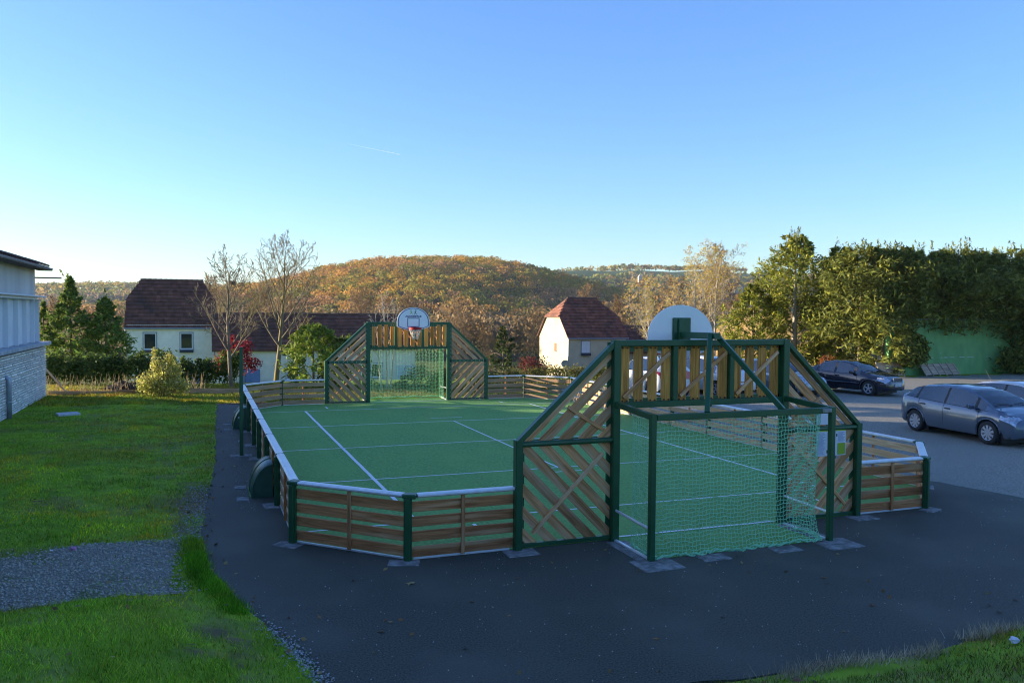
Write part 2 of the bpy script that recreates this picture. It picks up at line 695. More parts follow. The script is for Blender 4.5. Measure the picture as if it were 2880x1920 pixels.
turf_poly = [(-CW, CH), (-BW, 0), (BW, 0), (CW, CH), (CW, L - CH), (BW, L), (-BW, L), (-CW, L - CH)]
m_turf = mat('court_turf', (0.145, 0.315, 0.085), (0.24, 0.475, 0.135), scale=20, detail=10, rough=0.85, spec=0.2, coords='World', bump=0.8, bscale=160, stretch=(1, 0.55, 1),
             c3=(0.235, 0.45, 0.12), s3=0.9, r3=(0.42, 0.8))
turf = sheet('court_turf', turf_poly, 0.010, m_turf, 0.05, label='green synthetic turf of the ball court')
goal_mat_poly = [(-GW, 0.0), (-GW, -1.10), (GW, -1.10), (GW, 0.0)]
for y0, s in ((0.0, 1), (L, -1)):
    o = sheet('goal_turf', [(x * s, y0 + y * s) for x, y in goal_mat_poly], 0.008, m_turf, 0.03, label='green turf inside the goal box')
    o.parent = turf

m_line = mat('line_paint', (0.80, 0.80, 0.76), (0.90, 0.90, 0.86), scale=40, rough=0.8, coords='World', bump=0.3)


def court_line(p, q, w=0.05):
    p, q = Vector((p[0], p[1], 0)), Vector((q[0], q[1], 0))
    d = (q - p).normalized()
    s = Vector((-d.y, d.x, 0)) * (w / 2)
    mb = MB()
    z = Vector((0, 0, 0.0145 + 0.0012 * (court_line.n % 3)))
    court_line.n += 1
    k = max(2, int((q - p).length / 0.5))
    rng = random.Random(court_line.n)
    vs, fs = [], []
    for i in range(k + 1):
        c = p + (q - p) * (i / k) + s.normalized() * rng.uniform(-0.006, 0.006)
        vs += [c + s + z, c - s + z]
    for i in range(k):
        fs.append((2 * i + 1, 2 * i + 3, 2 * i + 2, 2 * i))
    mb.add(vs, fs)
    return mb.build('court_line', m_line, turf)


court_line.n = 0
for y in (1.9, 5.5, 9.5, 13.6, 17.42):
    court_line((-5.98, y), (5.98, y), 0.05)
for x in (-4.1, 4.1):
    court_line((x, 1.93), (x, 17.39), 0.075)
court_line((0, 5.53), (0, 13.57), 0.05)
for s, y in ((1, 14.4), (1, 5.05)):
    court_line((-0.53, y), (0.53, y), 0.045)
for x in (-3.27, 3.27):
    court_line((x, 17.95), (x, 18.5), 0.06)
    court_line((x, 1.0), (x, 1.5), 0.06)
for y in (0.06, L - 0.06):
    court_line((-1.5, y), (1.5, y), 0.06)

# ------------------------------------------------------------------ the ball court: posts, rails, boards, goals
m_green = mat('green_powder_coat', (0.016, 0.080, 0.030), (0.022, 0.100, 0.038), scale=3, rough=0.38, spec=0.5, bump=0.08, bscale=120)
m_alu = mat('anodised_aluminium', (0.74, 0.73, 0.72), (0.84, 0.83, 0.82), scale=9, stretch=(1, 1, 1), rough=0.38, metal=0.35, spec=0.5)
m_zinc = mat('zinc_bolts', (0.55, 0.56, 0.56), rough=0.4, metal=0.7)
m_bolt = mat('black_bolts', (0.012, 0.02, 0.018), rough=0.5)
wood = dict(detail=7, rough=0.75, spec=0.25, bump=0.5, vary=0.22)
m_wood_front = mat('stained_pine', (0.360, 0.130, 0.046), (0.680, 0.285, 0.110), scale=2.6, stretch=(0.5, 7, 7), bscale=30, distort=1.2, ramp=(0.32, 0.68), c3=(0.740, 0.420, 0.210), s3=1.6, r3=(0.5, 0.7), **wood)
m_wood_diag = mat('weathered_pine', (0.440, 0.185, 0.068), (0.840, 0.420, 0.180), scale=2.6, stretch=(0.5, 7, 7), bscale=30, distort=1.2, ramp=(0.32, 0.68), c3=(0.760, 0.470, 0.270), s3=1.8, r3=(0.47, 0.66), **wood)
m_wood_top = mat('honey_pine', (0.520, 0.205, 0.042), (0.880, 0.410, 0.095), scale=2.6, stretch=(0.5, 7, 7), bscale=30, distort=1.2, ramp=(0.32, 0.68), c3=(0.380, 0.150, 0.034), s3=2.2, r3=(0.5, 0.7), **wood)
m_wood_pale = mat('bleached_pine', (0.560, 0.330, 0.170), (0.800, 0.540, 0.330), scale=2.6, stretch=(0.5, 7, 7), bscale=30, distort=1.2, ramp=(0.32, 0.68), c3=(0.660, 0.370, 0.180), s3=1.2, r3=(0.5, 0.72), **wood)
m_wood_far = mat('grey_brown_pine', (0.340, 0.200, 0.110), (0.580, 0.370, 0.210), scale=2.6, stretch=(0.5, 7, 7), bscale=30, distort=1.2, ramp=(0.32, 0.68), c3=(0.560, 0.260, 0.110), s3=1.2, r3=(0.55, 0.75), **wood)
m_concrete = mat('concrete', (0.16, 0.155, 0.145), (0.34, 0.33, 0.31), scale=9, detail=8, rough=0.85, coords='World', bump=0.5, bscale=70, c3=(0.13, 0.125, 0.115), s3=5.0, r3=(0.5, 0.7))
rng = random.Random(5)


def pad(x, y, w=0.42, d=0.30, rz=0.0):
    """concrete footing let into the tarmac"""
    mb = MB()
    mb.box((0, 0, 0), (w, d, 0.05), ch=0.012)
    o = mb.build('concrete_pad', m_concrete, tarmac, matrix=Matrix.Translation((x, y, -0.014)) @ Matrix.Rotation(rz, 4, 'Z'))
    return o


def bolts_on(parent, pts, nrm, m=None, r=0.011):
    mb = MB()
    nrm = Vector(nrm).normalized()
    for p in pts:
        p = Vector(p)
        mb.tube([p - nrm * 0.004, p + nrm * 0.009], r, 6)
    o = mb.build('bolt_heads', m or m_zinc, parent, kind='stuff')
    return o


PLANK_Z = (0.108, 0.322, 0.526, 0.737)
RAIL_Z = 0.895


def fence_run(label, corners, spans, inner, wood_m, first_post=True, last_post=True, pads=True):
    """a run of low board fence. corners: plan polyline; spans: panel count for each leg (or list of joint fractions);
    inner: +1 when the court lies to the left of the walking direction"""
    c0 = Vector((corners[0][0], corners[0][1], 0))
    t = thing('board_fence', label, 'fence', c0, 0, 'low board fences around the ball court')
    n = len(corners)
    joints = []
    for i in range(n - 1):
        a, b = Vector((*corners[i], 0)), Vector((*corners[i + 1], 0))
        d = (b - a)
        ln = d.length
        d.normalize()
        side = Vector((-d.y, d.x, 0)) * inner          # towards the court
        fr = spans[i] if isinstance(spans[i], (list, tuple)) else [k / spans[i] for k in range(spans[i] + 1)]
        for k, f in enumerate(fr):
            if k == 0 and i > 0:
                continue
            if (k == 0 and i == 0 and not first_post) or (k == len(fr) - 1 and i == n - 2 and not last_post):
                continue
            p = a + d * (ln * f)
            corner = (k == len(fr) - 1 and i < n - 2) or (k == 0 and i == 0) or (k == len(fr) - 1)
            ang = math.atan2(d.y, d.x)
            if k == len(fr) - 1 and i < n - 2:
                d2 = (Vector((*corners[i + 2], 0)) - b).normalized()
                dm = (d + d2).normalized()
                ang = math.atan2(dm.y, dm.x)
            mb = MB()
            pc = p - side * 0.055
            mb.box((pc.x, pc.y, 0.435), (0.085, 0.10, 0.87), rz=ang, ch=0.008)
            mb.box((pc.x, pc.y, 0.432), (0.115, 0.03, 0.86), rz=ang, ch=0.006)
            po = mb.build('post', m_green, t, world=True)
            if corner:
                mc = MB()
                mc.box((p.x, p.y, RAIL_Z), (0.19, 0.175, 0.062), rz=ang, ch=0.014)
                mc.build('rail_joint', m_green, t, world=True)
            else:
                mc = MB()
                mc.box((p.x, p.y, RAIL_Z + 0.001), (0.018, 0.146, 0.06), rz=ang, ch=0.003)
                mc.build('rail_joint', m_green, t, world=True)
            pts = []
            for z in PLANK_Z:
                for s in (-1, 1):
                    for dz in (-0.04, 0.04):
                        q = p + Vector((math.cos(ang), math.sin(ang), 0)) * (0.055 * s) + side * 0.036
                        pts.append((q.x - c0.x, q.y - c0.y, z + dz))
            bolts_on(t, pts, side, m_zinc, 0.009)
            if pads:
                o = pc - side * 0.10
                pad(o.x, o.y, 0.40 + rng.uniform(-.05, .05), 0.26, ang + rng.uniform(-.08, .08))
        for k in range(len(fr) - 1):
            a2, b2 = a + d * (ln * fr[k]), a + d * (ln * fr[k + 1])
            free0 = k == 0 and i == 0 and not first_post and abs(corners[0][0]) < CW - 0.5
            free1 = k == len(fr) - 2 and i == n - 2 and not last_post and abs(corners[-1][0]) < CW - 0.5
            e0 = -0.005 if free0 else 0.095 if (k == 0) else 0.012
            e1 = -0.005 if free1 else 0.095 if (k == len(fr) - 2) else 0.012
            mb = MB()
            mb.beam(a2 + d * e0 + Vector((0, 0, RAIL_Z)), b2 - d * e1 + Vector((0, 0, RAIL_Z)), 0.140, 0.05, ch=0.016)
            mb.beam(a2 + d * e0 + Vector((0, 0, RAIL_Z + 0.0262)) , b2 - d * e1 + Vector((0, 0, RAIL_Z + 0.0262)), 0.05, 0.004)
            mb.build('top_rail', m_alu, t, world=True)
            for z in PLANK_Z:
                pa, pb = a2 + d * (-0.01 if free0 else 0.03), b2 - d * (-0.01 if free1 else 0.03)
                zz = Vector((0, 0, z + rng.uniform(-.004, .004)))
                board(t, 'plank', pa + zz - c0 + side * 0.012, pb + zz - c0 + side * 0.012, 0.143, 0.034, -side, wood_m, 0.003, rng)
            mid = (a2 + b2) / 2 - side * 0.030
            board(t, 'batten', mid - c0 + Vector((0, 0, 0.03)), mid - c0 + Vector((0, 0, 0.86)), 0.055, 0.036, -side, m_wood_front, 0.003, rng)
            mb = MB()
            g0, g1 = a2 + d * 0.05 - side * 0.0, b2 - d * 0.05
            mb.beam(g0 + Vector((0, 0, 0.016)), g1 + Vector((0, 0, 0.016)), 0.03, 0.028, ch=0.004)
            mb.build('base_strip', m_alu, t, world=True)
    return t


lj = [0.0] + [(y - CH) / (L - 2 * CH) for y in (3.86, 6.31, 8.76, 10.73, 13.18, 15.63)] + [1.0]
# near left corner: from the left side round to the near goal front
fence_run('brown board fence cutting the near left corner of the court', [(-CW, CH), (-BW, 0), (-AW - 0.06, 0)], [1, 1], 1, m_wood_front, last_post=False)
fence_run('brown board fence at the near right corner, beside the notice board', [(AW + 0.06, 0), (BW, 0), (CW, CH)], [1, 1], 1, m_wood_front, first_post=False)
fence_run('long board fence along the left path, with the two half-dome goals', [(-CW, L - CH), (-CW, CH)], [[1 - f for f in lj[::-1]]], 1, m_wood_pale, first_post=True, last_post=False)
fence_run('long pale board fence between the court and the car park', [(CW, CH), (CW, L - CH)], [lj], 1, m_wood_pale, first_post=False, last_post=True)
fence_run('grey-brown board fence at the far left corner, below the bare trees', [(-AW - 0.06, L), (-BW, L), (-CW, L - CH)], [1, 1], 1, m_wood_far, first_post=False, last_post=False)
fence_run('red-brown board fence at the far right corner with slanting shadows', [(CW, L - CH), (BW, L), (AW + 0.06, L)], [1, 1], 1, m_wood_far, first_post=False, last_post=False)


# ------------------------------------------------------------------ goal fronts
def clipped_planks(t, hull, ang, pitch, off, w, y, th, m):
    """parallel boards at angle ang laid over the panel outline hull (x,z), each its own object"""
    ca, sa = math.cos(ang), math.sin(ang)
    cx = sum(p[0] for p in hull) / len(hull)
    cz = sum(p[1] for p in hull) / len(hull)
    for k in range(-9, 10):
        o = off + k * pitch
        strip = [(-4, o - w / 2), (4, o - w / 2), (4, o + w / 2), (-4, o + w / 2)]
        st = [(cx + a * ca - b * sa, cz + a * sa + b * ca) for a, b in strip]
        pl = clip_poly(st, hull)
        if len(pl) < 3:
            continue
        loc = [((x - cx) * ca + (z - cz) * sa, -(x - cx) * sa + (z - cz) * ca) for x, z in pl]
        x0, x1 = min(p[0] for p in loc), max(p[0] for p in loc)
        if x1 - x0 < 0.22:
            continue
        mx = (x0 + x1) / 2
        a = Vector((cx + x0 * ca - o * sa, y, cz + x0 * sa + o * ca))
        b = Vector((cx + x1 * ca - o * sa, y, cz + x1 * sa + o * ca))
        poly = [(p[0] - mx, p[1] - o) for p in loc]
        # outward normal of the board frame is -Y
        board(t, 'plank', a, b, w, th, (0, -1, 0), m, 0.0, rng, poly=poly)


def goal_front(label, loc, rz, top_m, diag_m, low_m, sign):
    t = thing('ball_court_goal', label, 'goal', loc, rz, 'goal fronts at the two ends of the court')
    P = lambda x, z, y=0.0: (x, y, z)

    def gbeam(name, p, q, w=0.09, h=0.09, up=(0, 1, 0)):
        mb = MB()
        mb.beam(p, q, w, h, up, ch=0.008)
        return mb.build(name, m_green, t)
    HO, HT, HC = 1.60, 3.03, 2.07
    zb = []
    for s in (-1, 1):
        mb = MB()
        mb.beam((AW * s, -0.05, 0.0), (AW * s, -0.05, HO), 0.11, 0.13, (0, 1, 0), ch=0.01)
        mb.beam((AW * s - 0.075 * s, 0.0, 0.03), (AW * s - 0.075 * s, 0.0, HO - 0.02), 0.07, 0.03, (0, 1, 0))
        mb.build('outer_post', m_green, t)
        mb = MB()
        mb.beam((GW * s, -0.05, 0.0), (GW * s, -0.05, HT), 0.12, 0.14, (0, 1, 0), ch=0.01)
        mb.beam((GW * s + 0.08 * s, 0.0, 0.03), (GW * s + 0.08 * s, 0.0, HT - 0.03), 0.075, 0.03, (0, 1, 0))
        mb.beam((GW * s - 0.08 * s, 0.0, HC), (GW * s - 0.08 * s, 0.0, HT - 0.03), 0.075, 0.03, (0, 1, 0))
        mb.build('inner_post', m_green, t)
        x0, x1 = AW * s - 0.05 * s, GW * s + 0.055 * s
        mb = MB()
        mb.tube([(x0, -0.06, 1.535), (x1, -0.06, 1.535)], 0.042, 10)
        mb.beam((x0, 0.0, 1.535), (x1, 0.0, 1.535), 0.10, 0.03, (0, 1, 0))
        mb.build('middle_beam', m_green, t)
        mb = MB()
        mb.beam((x0, -0.02, 0.055), (x1, -0.02, 0.055), 0.055, 0.07, (0, 1, 0), ch=0.006)
        mb.build('bottom_beam', m_green, t)
        mb = MB()
        mb.beam((AW * s, -0.05, HO - 0.03), (GW * s, -0.05, HT - 0.02), 0.075, 0.11, (0, 1, 0), ch=0.008)
        mb.build('sloping_beam', m_green, t)
        # boards
        xa, xb = AW - 0.055, GW + 0.055
        low = [(-xa, 0.07), (-xb, 0.07), (-xb, 1.50), (-xa, 1.50)]
        upp = [(-xa + 0.03, 1.57), (-xb, 1.57), (-xb, HT - 0.14)]
        if s > 0:
            low = [(-x, z) for x, z in low[::-1]]
            upp = [(-x, z) for x, z in upp[::-1]]
        clipped_planks(t, low, R(-45) * -s if s > 0 else R(-45), 0.228, 0.02, 0.138, -0.005, 0.034, low_m)
        sl = math.atan2(HT - HO, AW - GW)
        clipped_planks(t, upp, sl * -s, 0.215, 0.085, 0.138, -0.005, 0.034, diag_m)
        # battens nailed across the backs
        board(t, 'batten', (s * -1 * -1 * (-xa + 0.18) * -1 if False else s * (xa - 0.18), -0.04, 0.22), (s * (xb + 0.14), -0.04, 1.34), 0.06, 0.035, (0, -1, 0), m_wood_diag, 0, rng)
        board(t, 'batten', (s * (xb + 0.72), -0.04, 2.05), (s * (xb + 0.13), -0.04, 1.68), 0.055, 0.03, (0, -1, 0), m_wood_diag, 0, rng)
        pts = []
        for k in range(9):
            z = 0.16 + 0.16 * k
            pts += [(AW * s - 0.075 * s, 0.016, z), (GW * s + 0.08 * s, 0.016, z)]
            x = x0 + (x1 - x0) * (k + .5) / 9
            pts += [(x, 0.016, 1.52), (x, 0.017, 0.06), (x, 0.016, 1.55)]
        for k in range(8):
            pts += [(GW * s + 0.08 * s, 0.016, 1.70 + .15 * k), (GW * s - 0.08 * s, 0.016, 2.2 + .1 * k)]
        bolts_on(t, pts, (0, 1, 0), m_zinc, 0.010)
        pts = []
        for k in range(4):
            x = -1 * 0
        # lower tube, ground strip and rear post of the goal box
        mb = MB()
        mb.beam((GW * s, -1.16, 0.0), (GW * s, -1.16, HC - 0.02), 0.085, 0.085, (0, 1, 0), ch=0.008)
        mb.build('rear_post', m_green, t)
        gbeam('side_beam', (GW * s, -0.12, HC - 0.0), (GW * s, -1.115, HC - 0.06), 0.075, 0.085, (0, 0, 1))
        mb = MB()
        mb.tube([(GW * s, -0.1, 0.47), (GW * s, -1.12, 0.44)], 0.021, 8)
        mb.build('side_tube', m_alu, t)
        mb = MB()
        mb.beam((GW * s, -0.12, 0.018), (GW * s, -1.1, 0.018), 0.05, 0.03, ch=0.004)
        mb.build('ground_strip', m_alu, t)
    mb = MB()
    mb.beam((-GW + 0.06, -0.05, HT - 0.045), (GW - 0.06, -0.05, HT - 0.045), 0.09, 0.11, (0, 1, 0), ch=0.008)
    mb.beam((-GW + 0.06, 0.0, HT - 0.13), (GW - 0.06, 0.0, HT - 0.13), 0.08, 0.03, (0, 1, 0))
    mb.build('top_beam', m_green, t)
    mb = MB()
    mb.beam((-GW + 0.06, -0.05, HC - 0.02), (GW - 0.06, -0.05, HC - 0.02), 0.09, 0.10, (0, 1, 0), ch=0.008)
    mb.beam((-GW + 0.06, 0.0, HC + 0.04), (GW - 0.06, 0.0, HC + 0.04), 0.07, 0.03, (0, 1, 0))
    mb.build('crossbar', m_green, t)
    gbeam('rear_beam', (-GW + 0.045, -1.16, HC - 0.07), (GW - 0.045, -1.16, HC - 0.07), 0.085, 0.10, (0, 1, 0))
    for x in (-0.52, 0.52):
        mb = MB()
        mb.beam((x, -0.03, HC + 0.03), (x, -0.03, HT - 0.09), 0.09, 0.10, (0, 1, 0), ch=0.008)
        mb.build('stud', m_green, t)
    bays = ((-GW + 0.09, -0.575), (-0.465, 0.465), (0.575, GW - 0.09))
    pts = []
    for b0, b1 in bays:
        wd = (b1 - b0 - 3 * 0.082) / 4
        for k in range(4):
            x = b0 + wd / 2 + k * (wd + 0.082)
            board(t, 'plank', (x, -0.002, HC + 0.015), (x, -0.002, HT - 0.10), wd, 0.034, (0, -1, 0), top_m, 0.003, rng)
            pts += [(x - .04, -0.022, HC + .04), (x + .04, -0.022, HC + .04), (x - .04, -0.022, HT - .12), (x + .04, -0.022, HT - .12)]
        board(t, 'batten', (b0 + 0.05, -0.045, HC + 0.09), (b1 - 0.04, -0.045, HT - 0.20), 0.058, 0.035, (0, -1, 0), m_wood_diag, 0, rng)
    bolts_on(t, [(p[0], p[1] - 0.005, p[2]) for p in pts], (0, -1, 0), m_bolt, 0.013)
    bolts_on(t, [(p[0], 0.02, p[2] + (.0 if p[2] < 2.5 else -.01)) for p in pts], (0, 1, 0), m_zinc, 0.010)

    # backboard on its bracket, hoop and net: one part with its pieces
    BY = 0.62
    zc0, zc1, hw = 2.69, 3.58, 0.62
    out = []
    for k in range(25):
        a = PI * k / 24
        out.append((hw * math.cos(a), 3.06 + (zc1 - 3.06) * math.sin(a)))
    out += [(-hw, 2.88), (-hw + 0.05, 2.84), (-0.08, zc0), (0.08, zc0), (hw - 0.05, 2.84), (hw, 2.88)]
    mb = MB()
    mb.prism(out, (0, BY, 0), (1, 0, 0), (0, 0, 1), 0.022)
    m_board = mat('backboard_white', (0.86, 0.86, 0.84), (0.90, 0.90, 0.88), scale=3, rough=0.35, spec=0.5)
    m_navy = mat('navy_print', (0.02, 0.035, 0.16), rough=0.4)
    bb = mb.build('backboard', m_board, t)
    front = BY + 0.0125
    mb = MB()
    inn = [(x * 0.945, 3.12 + (z - 3.12) * 0.945) for x, z in out]
    in2 = [(x * 0.895, 3.12 + (z - 3.12) * 0.895) for x, z in out]
    n = len(out)
    mb.add([(x, front, z) for x, z in inn] + [(x, front, z) for x, z in in2], [(i, (i + 1) % n, n + (i + 1) % n, n + i) for i in range(n)])
    mb.build('border_line', m_navy, bb)
    mb = MB()
    for (x, z, w, h) in ((0, 3.175, 0.46, 0.028), (0, 2.865, 0.46, 0.028), (-0.216, 3.02, 0.028, 0.283), (0.216, 3.02, 0.028, 0.283)):
        mb.quad((x - w / 2, front, z - h / 2), (x - w / 2, front, z + h / 2), (x + w / 2, front, z + h / 2), (x + w / 2, front, z - h / 2))
    mb.build('target_square', m_navy, bb)
    tm = text_mesh('AGORESPACE', 0.092, m_navy, offset=0.004)
    link('lettering', tm, bb, Matrix.Translation((0, front, 3.245)) @ Matrix.Rotation(PI, 4, 'Z') @ Matrix.Rotation(PI / 2, 4, 'X') @ Matrix.Diagonal((1.08, 1, 1, 1)))
    # emblem: two running figures, one pale lime, one dark green
    for nm, cm, ox, flip in (('emblem_figure', mat('lime_print', (0.45, 0.52, 0.08), rough=0.4), 0.085, 1), ('emblem_figure', mat('bottle_print', (0.03, 0.20, 0.10), rough=0.4), -0.075, -1)):
        mb = MB()

        def stroke(a, b, w):
            a, b = Vector((a[0] * flip + ox, front + 0.001, 3.305 + a[1])), Vector((b[0] * flip + ox, front + 0.001, 3.305 + b[1]))
            s = (b - a).cross(Vector((0, 1, 0))).normalized() * w / 2
            mb.quad(a + s, b + s * 0.5, b - s * 0.5, a - s)
        stroke((0.0, 0.13), (0.0, 0.07), 0.030)
        stroke((0.0, 0.08), (-0.055, 0.0), 0.024)
        stroke((0.0, 0.08), (0.06, 0.01), 0.024)
        stroke((0.06, 0.01), (0.085, 0.015), 0.016)
        stroke((0.0, 0.12), (-0.055, 0.08), 0.018)
        stroke((0.0, 0.12), (0.055, 0.165), 0.018)
        mb.tube([(ox + 0.004, front + 0.0005, 3.305 + 0.165), (ox + 0.004, front + 0.0015, 3.305 + 0.165)], 0.02, 10)
        mb.build(nm, cm, bb)
    mb = MB()
    mb.box((0, BY - 0.025, 3.17), (0.34, 0.03, 0.40), ch=0.01)
    mb.box((0, BY - 0.055, 3.17), (0.16, 0.04, 0.36), ch=0.01)
    mb.build('mounting_plate', m_green, bb)
    mb = MB()
    mb.beam((0, BY - 0.03, 3.09), (0, -0.42, 3.10), 0.10, 0.10, (0, 0, 1), ch=0.01)
    mb.build('bracket_arm', m_green, bb)
    for s in (-1, 1):
        mb = MB()
        mb.beam((0.06 * s, -0.30, 3.11), (0.66 * s, -1.14, HC - 0.04), 0.075, 0.075, (0, 0, 1), ch=0.008)
        mb.build('bracket_strut', m_green, bb)
    rc = Vector((0, BY + 0.30, 2.80))
    mb = MB()
    for r0, z0, z1 in ((0.225, -0.045, 0.045),):
        mb.lathe([(0.205, z0), (0.232, z0), (0.240, z1 - 0.01), (0.232, z1), (0.213, z1), (0.205, z0)], rc, 'Z', 28)
    mb.box((0, BY + 0.055, 2.80), (0.20, 0.10, 0.10), ch=0.01)
    mb.build('hoop', mat('hoop_red', (0.42, 0.018, 0.022), rough=0.4), bb)
    mb = MB()
    for k in range(12):
        for sgn in (-1, 1):
            pts = []
            for j in range(7):
                f = j / 6
                a = 2 * PI * (k + sgn * f * 1.6) / 12
                rr = 0.21 * (1 - 0.52 * f) + 0.012 * math.sin(j * 2.2 + k)
                pts.append(rc + Vector((rr * math.cos(a), rr * math.sin(a), -0.03 - 0.36 * f)))
            mb.tube(pts, 0.0085, 4)
    mb.build('hoop_net', mat('white_cord', (0.70, 0.68, 0.60), rough=0.9), bb, kind='stuff')

    # goal net: knotted cords with slack
    mn = mat('green_net_cord', (0.28, 0.66, 0.36), (0.36, 0.76, 0.44), scale=20, rough=0.7)
    mb = MB()
    y0, yr = -0.52, -1.09
    path = [(-GW + 0.05, y0), (-GW + 0.03, -0.8), (-GW + 0.06, -1.05), (-GW + 0.12, yr), (-0.7, yr - 0.02), (0, yr - 0.03), (0.7, yr - 0.02), (GW - 0.28, yr), (GW - 0.14, -1.06), (GW - 0.10, -0.8), (GW - 0.12, y0)]
    seg = [0.0]
    for a, b in zip(path, path[1:]):
        seg.append(seg[-1] + math.dist(a, b))
    tot = seg[-1]

    def on_path(s, z):
        x = np.interp(s, seg, [p[0] for p in path])
        y = np.interp(s, seg, [p[1] for p in path])
        f = max(0.0, 1 - z / 0.55)
        belly = 0.10 * f * f
        cx, cy = x / GW, -1.0 if abs(s - tot / 2) < tot / 2 - 0.5 else -0.2
        wob = 0.012 * math.sin(s * 5.1 + z * 2.2) + 0.010 * math.sin(z * 7 + s * 2.3)
        shift = 0.05 * math.sin(z * 1.7 + 0.6) if x > 0.9 else 0.0
        return Vector((x + wob * 0.5 - shift + (belly * (x / GW) * 0.3), y + cy * belly + wob * 0.7, z + 0.012 * math.sin(s * 9)))
    pitch = 0.058
    nz = 33
    zs = [0.05 + 1.9 * k / nz for k in range(nz + 1)]
    ns = int(tot / pitch)
    rn = random.Random(3)
    for i in range(ns + 1):
        s = tot * i / ns
        pts = [on_path(s + 0.010 * math.sin(k * 2.1 + i), z) for k, z in enumerate(zs)]
        pts.append(pts[-1] + Vector((0, 0, 0.035)))
        mb.tube(pts, 0.0043 if 0 < i < ns else 0.006, 3, cap=False)
    for k, z in enumerate(zs):
        pts = [on_path(tot * i / ns, z + 0.010 * math.sin(i * 1.7 + k)) for i in range(ns + 1)]
        mb.tube(pts, 0.0043 if 0 < k < nz else 0.006, 3, cap=False)
    mb.build('goal_net', mn, t, kind='stuff')
    mb = MB()
    for j in range(3):
        pts = []
        for i in range(0, ns * 2 + 1):
            p = on_path(tot * i / ns / 2, 0.06)
            pts.append(p + Vector((0.02 * math.sin(i * 1.3 + j * 2), 0.028 * math.cos(i * 0.9 + j * 2.1) - 0.02, 0.018 * math.sin(i * 1.1 + j))))
        mb.tube(pts, 0.010, 4)
    mb.build('net_hem', mn, t)
    return t


gf_near = goal_front('near goal front of slatted wood, seen from behind its white backboard', (0, 0, 0), 0.0, m_wood_top, m_wood_diag, m_wood_diag, 1)
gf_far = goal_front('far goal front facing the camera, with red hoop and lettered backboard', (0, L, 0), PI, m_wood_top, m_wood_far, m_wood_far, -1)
for s in (-1, 1):
    pad(AW * s, -0.20, 0.48, 0.34)
    pad(GW * s, -1.33, 0.62, 0.50)
    pad(GW * s, -0.60, 0.34, 0.95)
    pad(0.62 * s, -1.30, 0.45, 0.28)
    pad(AW * s, L + 0.2, 0.48, 0.3)
mb = MB()
mb.box((GW - 0.14, -1.214, 2.0), (0.17, 0.02, 0.055), ch=0.006)
mb.tube([(GW - 0.18, -1.222, 2.0), (GW - 0.18, -1.232, 2.0)], 0.02, 10)
mb.tube([(GW - 0.10, -1.222, 2.0), (GW - 0.10, -1.232, 2.0)], 0.02, 10)
mb.build('hinge_plate', mat('grey_plate', (0.30, 0.31, 0.33), rough=0.4, metal=0.6), gf_near)

# half-dome mini goals along the left fence
m_shell = mat('green_shell', (0.030, 0.085, 0.055), (0.040, 0.105, 0.070), scale=4, rough=0.34, spec=0.5, bump=0.1)


def mini_goal(y, label):
    t = thing('dome_goal', label, 'goal', (-CW - 0.07, y, 0), 0, 'half-dome goals along the left fence')
    prof = []
    for k in range(13):
        a = PI / 2 * k / 12
        prof.append((-0.38 * math.sin(a), 0.62 * math.cos(a) if k < 12 else 0.0))
    mb = MB()
    w = 0.48
    rows = [-w, -w * 0.86, -w * 0.3, w * 0.3, w * 0.86, w]
    sc = [0.94, 1, 1.015, 1.015, 1, 0.94]
    n = len(prof)
    vs = [(x * s, yy, z * s) for yy, s in zip(rows, sc) for x, z in prof]
    fs = [(i * n + j, i * n + j + 1, (i + 1) * n + j + 1, (i + 1) * n + j) for i in range(5) for j in range(n - 1)]
    mb.add(vs, fs)
    sh = mb.build('shell', m_shell, t, smooth=True)
    for s in (-1, 1):
        mb = MB()
        pr = [(x * 0.94, z * 0.94) for x, z in prof] + [(0, 0.0)]
        pr = [(x, z) for x, z in pr]
        mb.prism(pr, (0, s * (w - 0.012), 0), (1, 0, 0), (0, 0, 1), 0.016)
        mb.build('cheek', m_shell, t, fix=True)
        mb = MB()
        mb.tube([(x * 0.955, s * (w + 0.004), z * 0.955) for x, z in prof], 0.014, 6)
        mb.build('rim', m_shell, t)
    mb = MB()
    mb.tube([(x * 1.018, 0, z * 1.018) for x, z in prof], 0.012, 6)
    mb.build('seam', m_shell, t)
    mb = MB()
    mb.box((-0.20, 0, 0.018), (0.40, w * 1.9, 0.012))
    mb.build('floor_turf', m_turf, t)
    pad(-CW - 0.60, y - 0.52, 0.22, 0.34)
    pad(-CW - 0.60, y + 0.52, 0.22, 0.30)
    return t


mini_goal(5.08, 'green half-dome mini goal nearest the corner of the left fence')
mini_goal(14.35, 'farther green half-dome mini goal, partly behind the tall net pole')

# tall net pole on its pad
t = thing('net_pole', 'tall dark green net pole standing on the left path', 'pole', (-6.51, 9.25, 0))
mb = MB()
mb.beam((0, 0, 0), (0, 0, 2.55), 0.085, 0.085, (0, 1, 0), ch=0.01)
mb.build('shaft', m_green, t)
mb = MB()
mb.box((0, 0, 2.555), (0.095, 0.095, 0.02), ch=0.006)
mb.build('cap', m_green, t)
mb = MB()
for z in (0.35, 0.9):
    mb.tube([(-0.045, 0, z), (-0.075, 0, z)], 0.018, 8)
mb.build('hook', m_zinc, t)
pad(-6.52, 9.25, 0.50, 0.30)

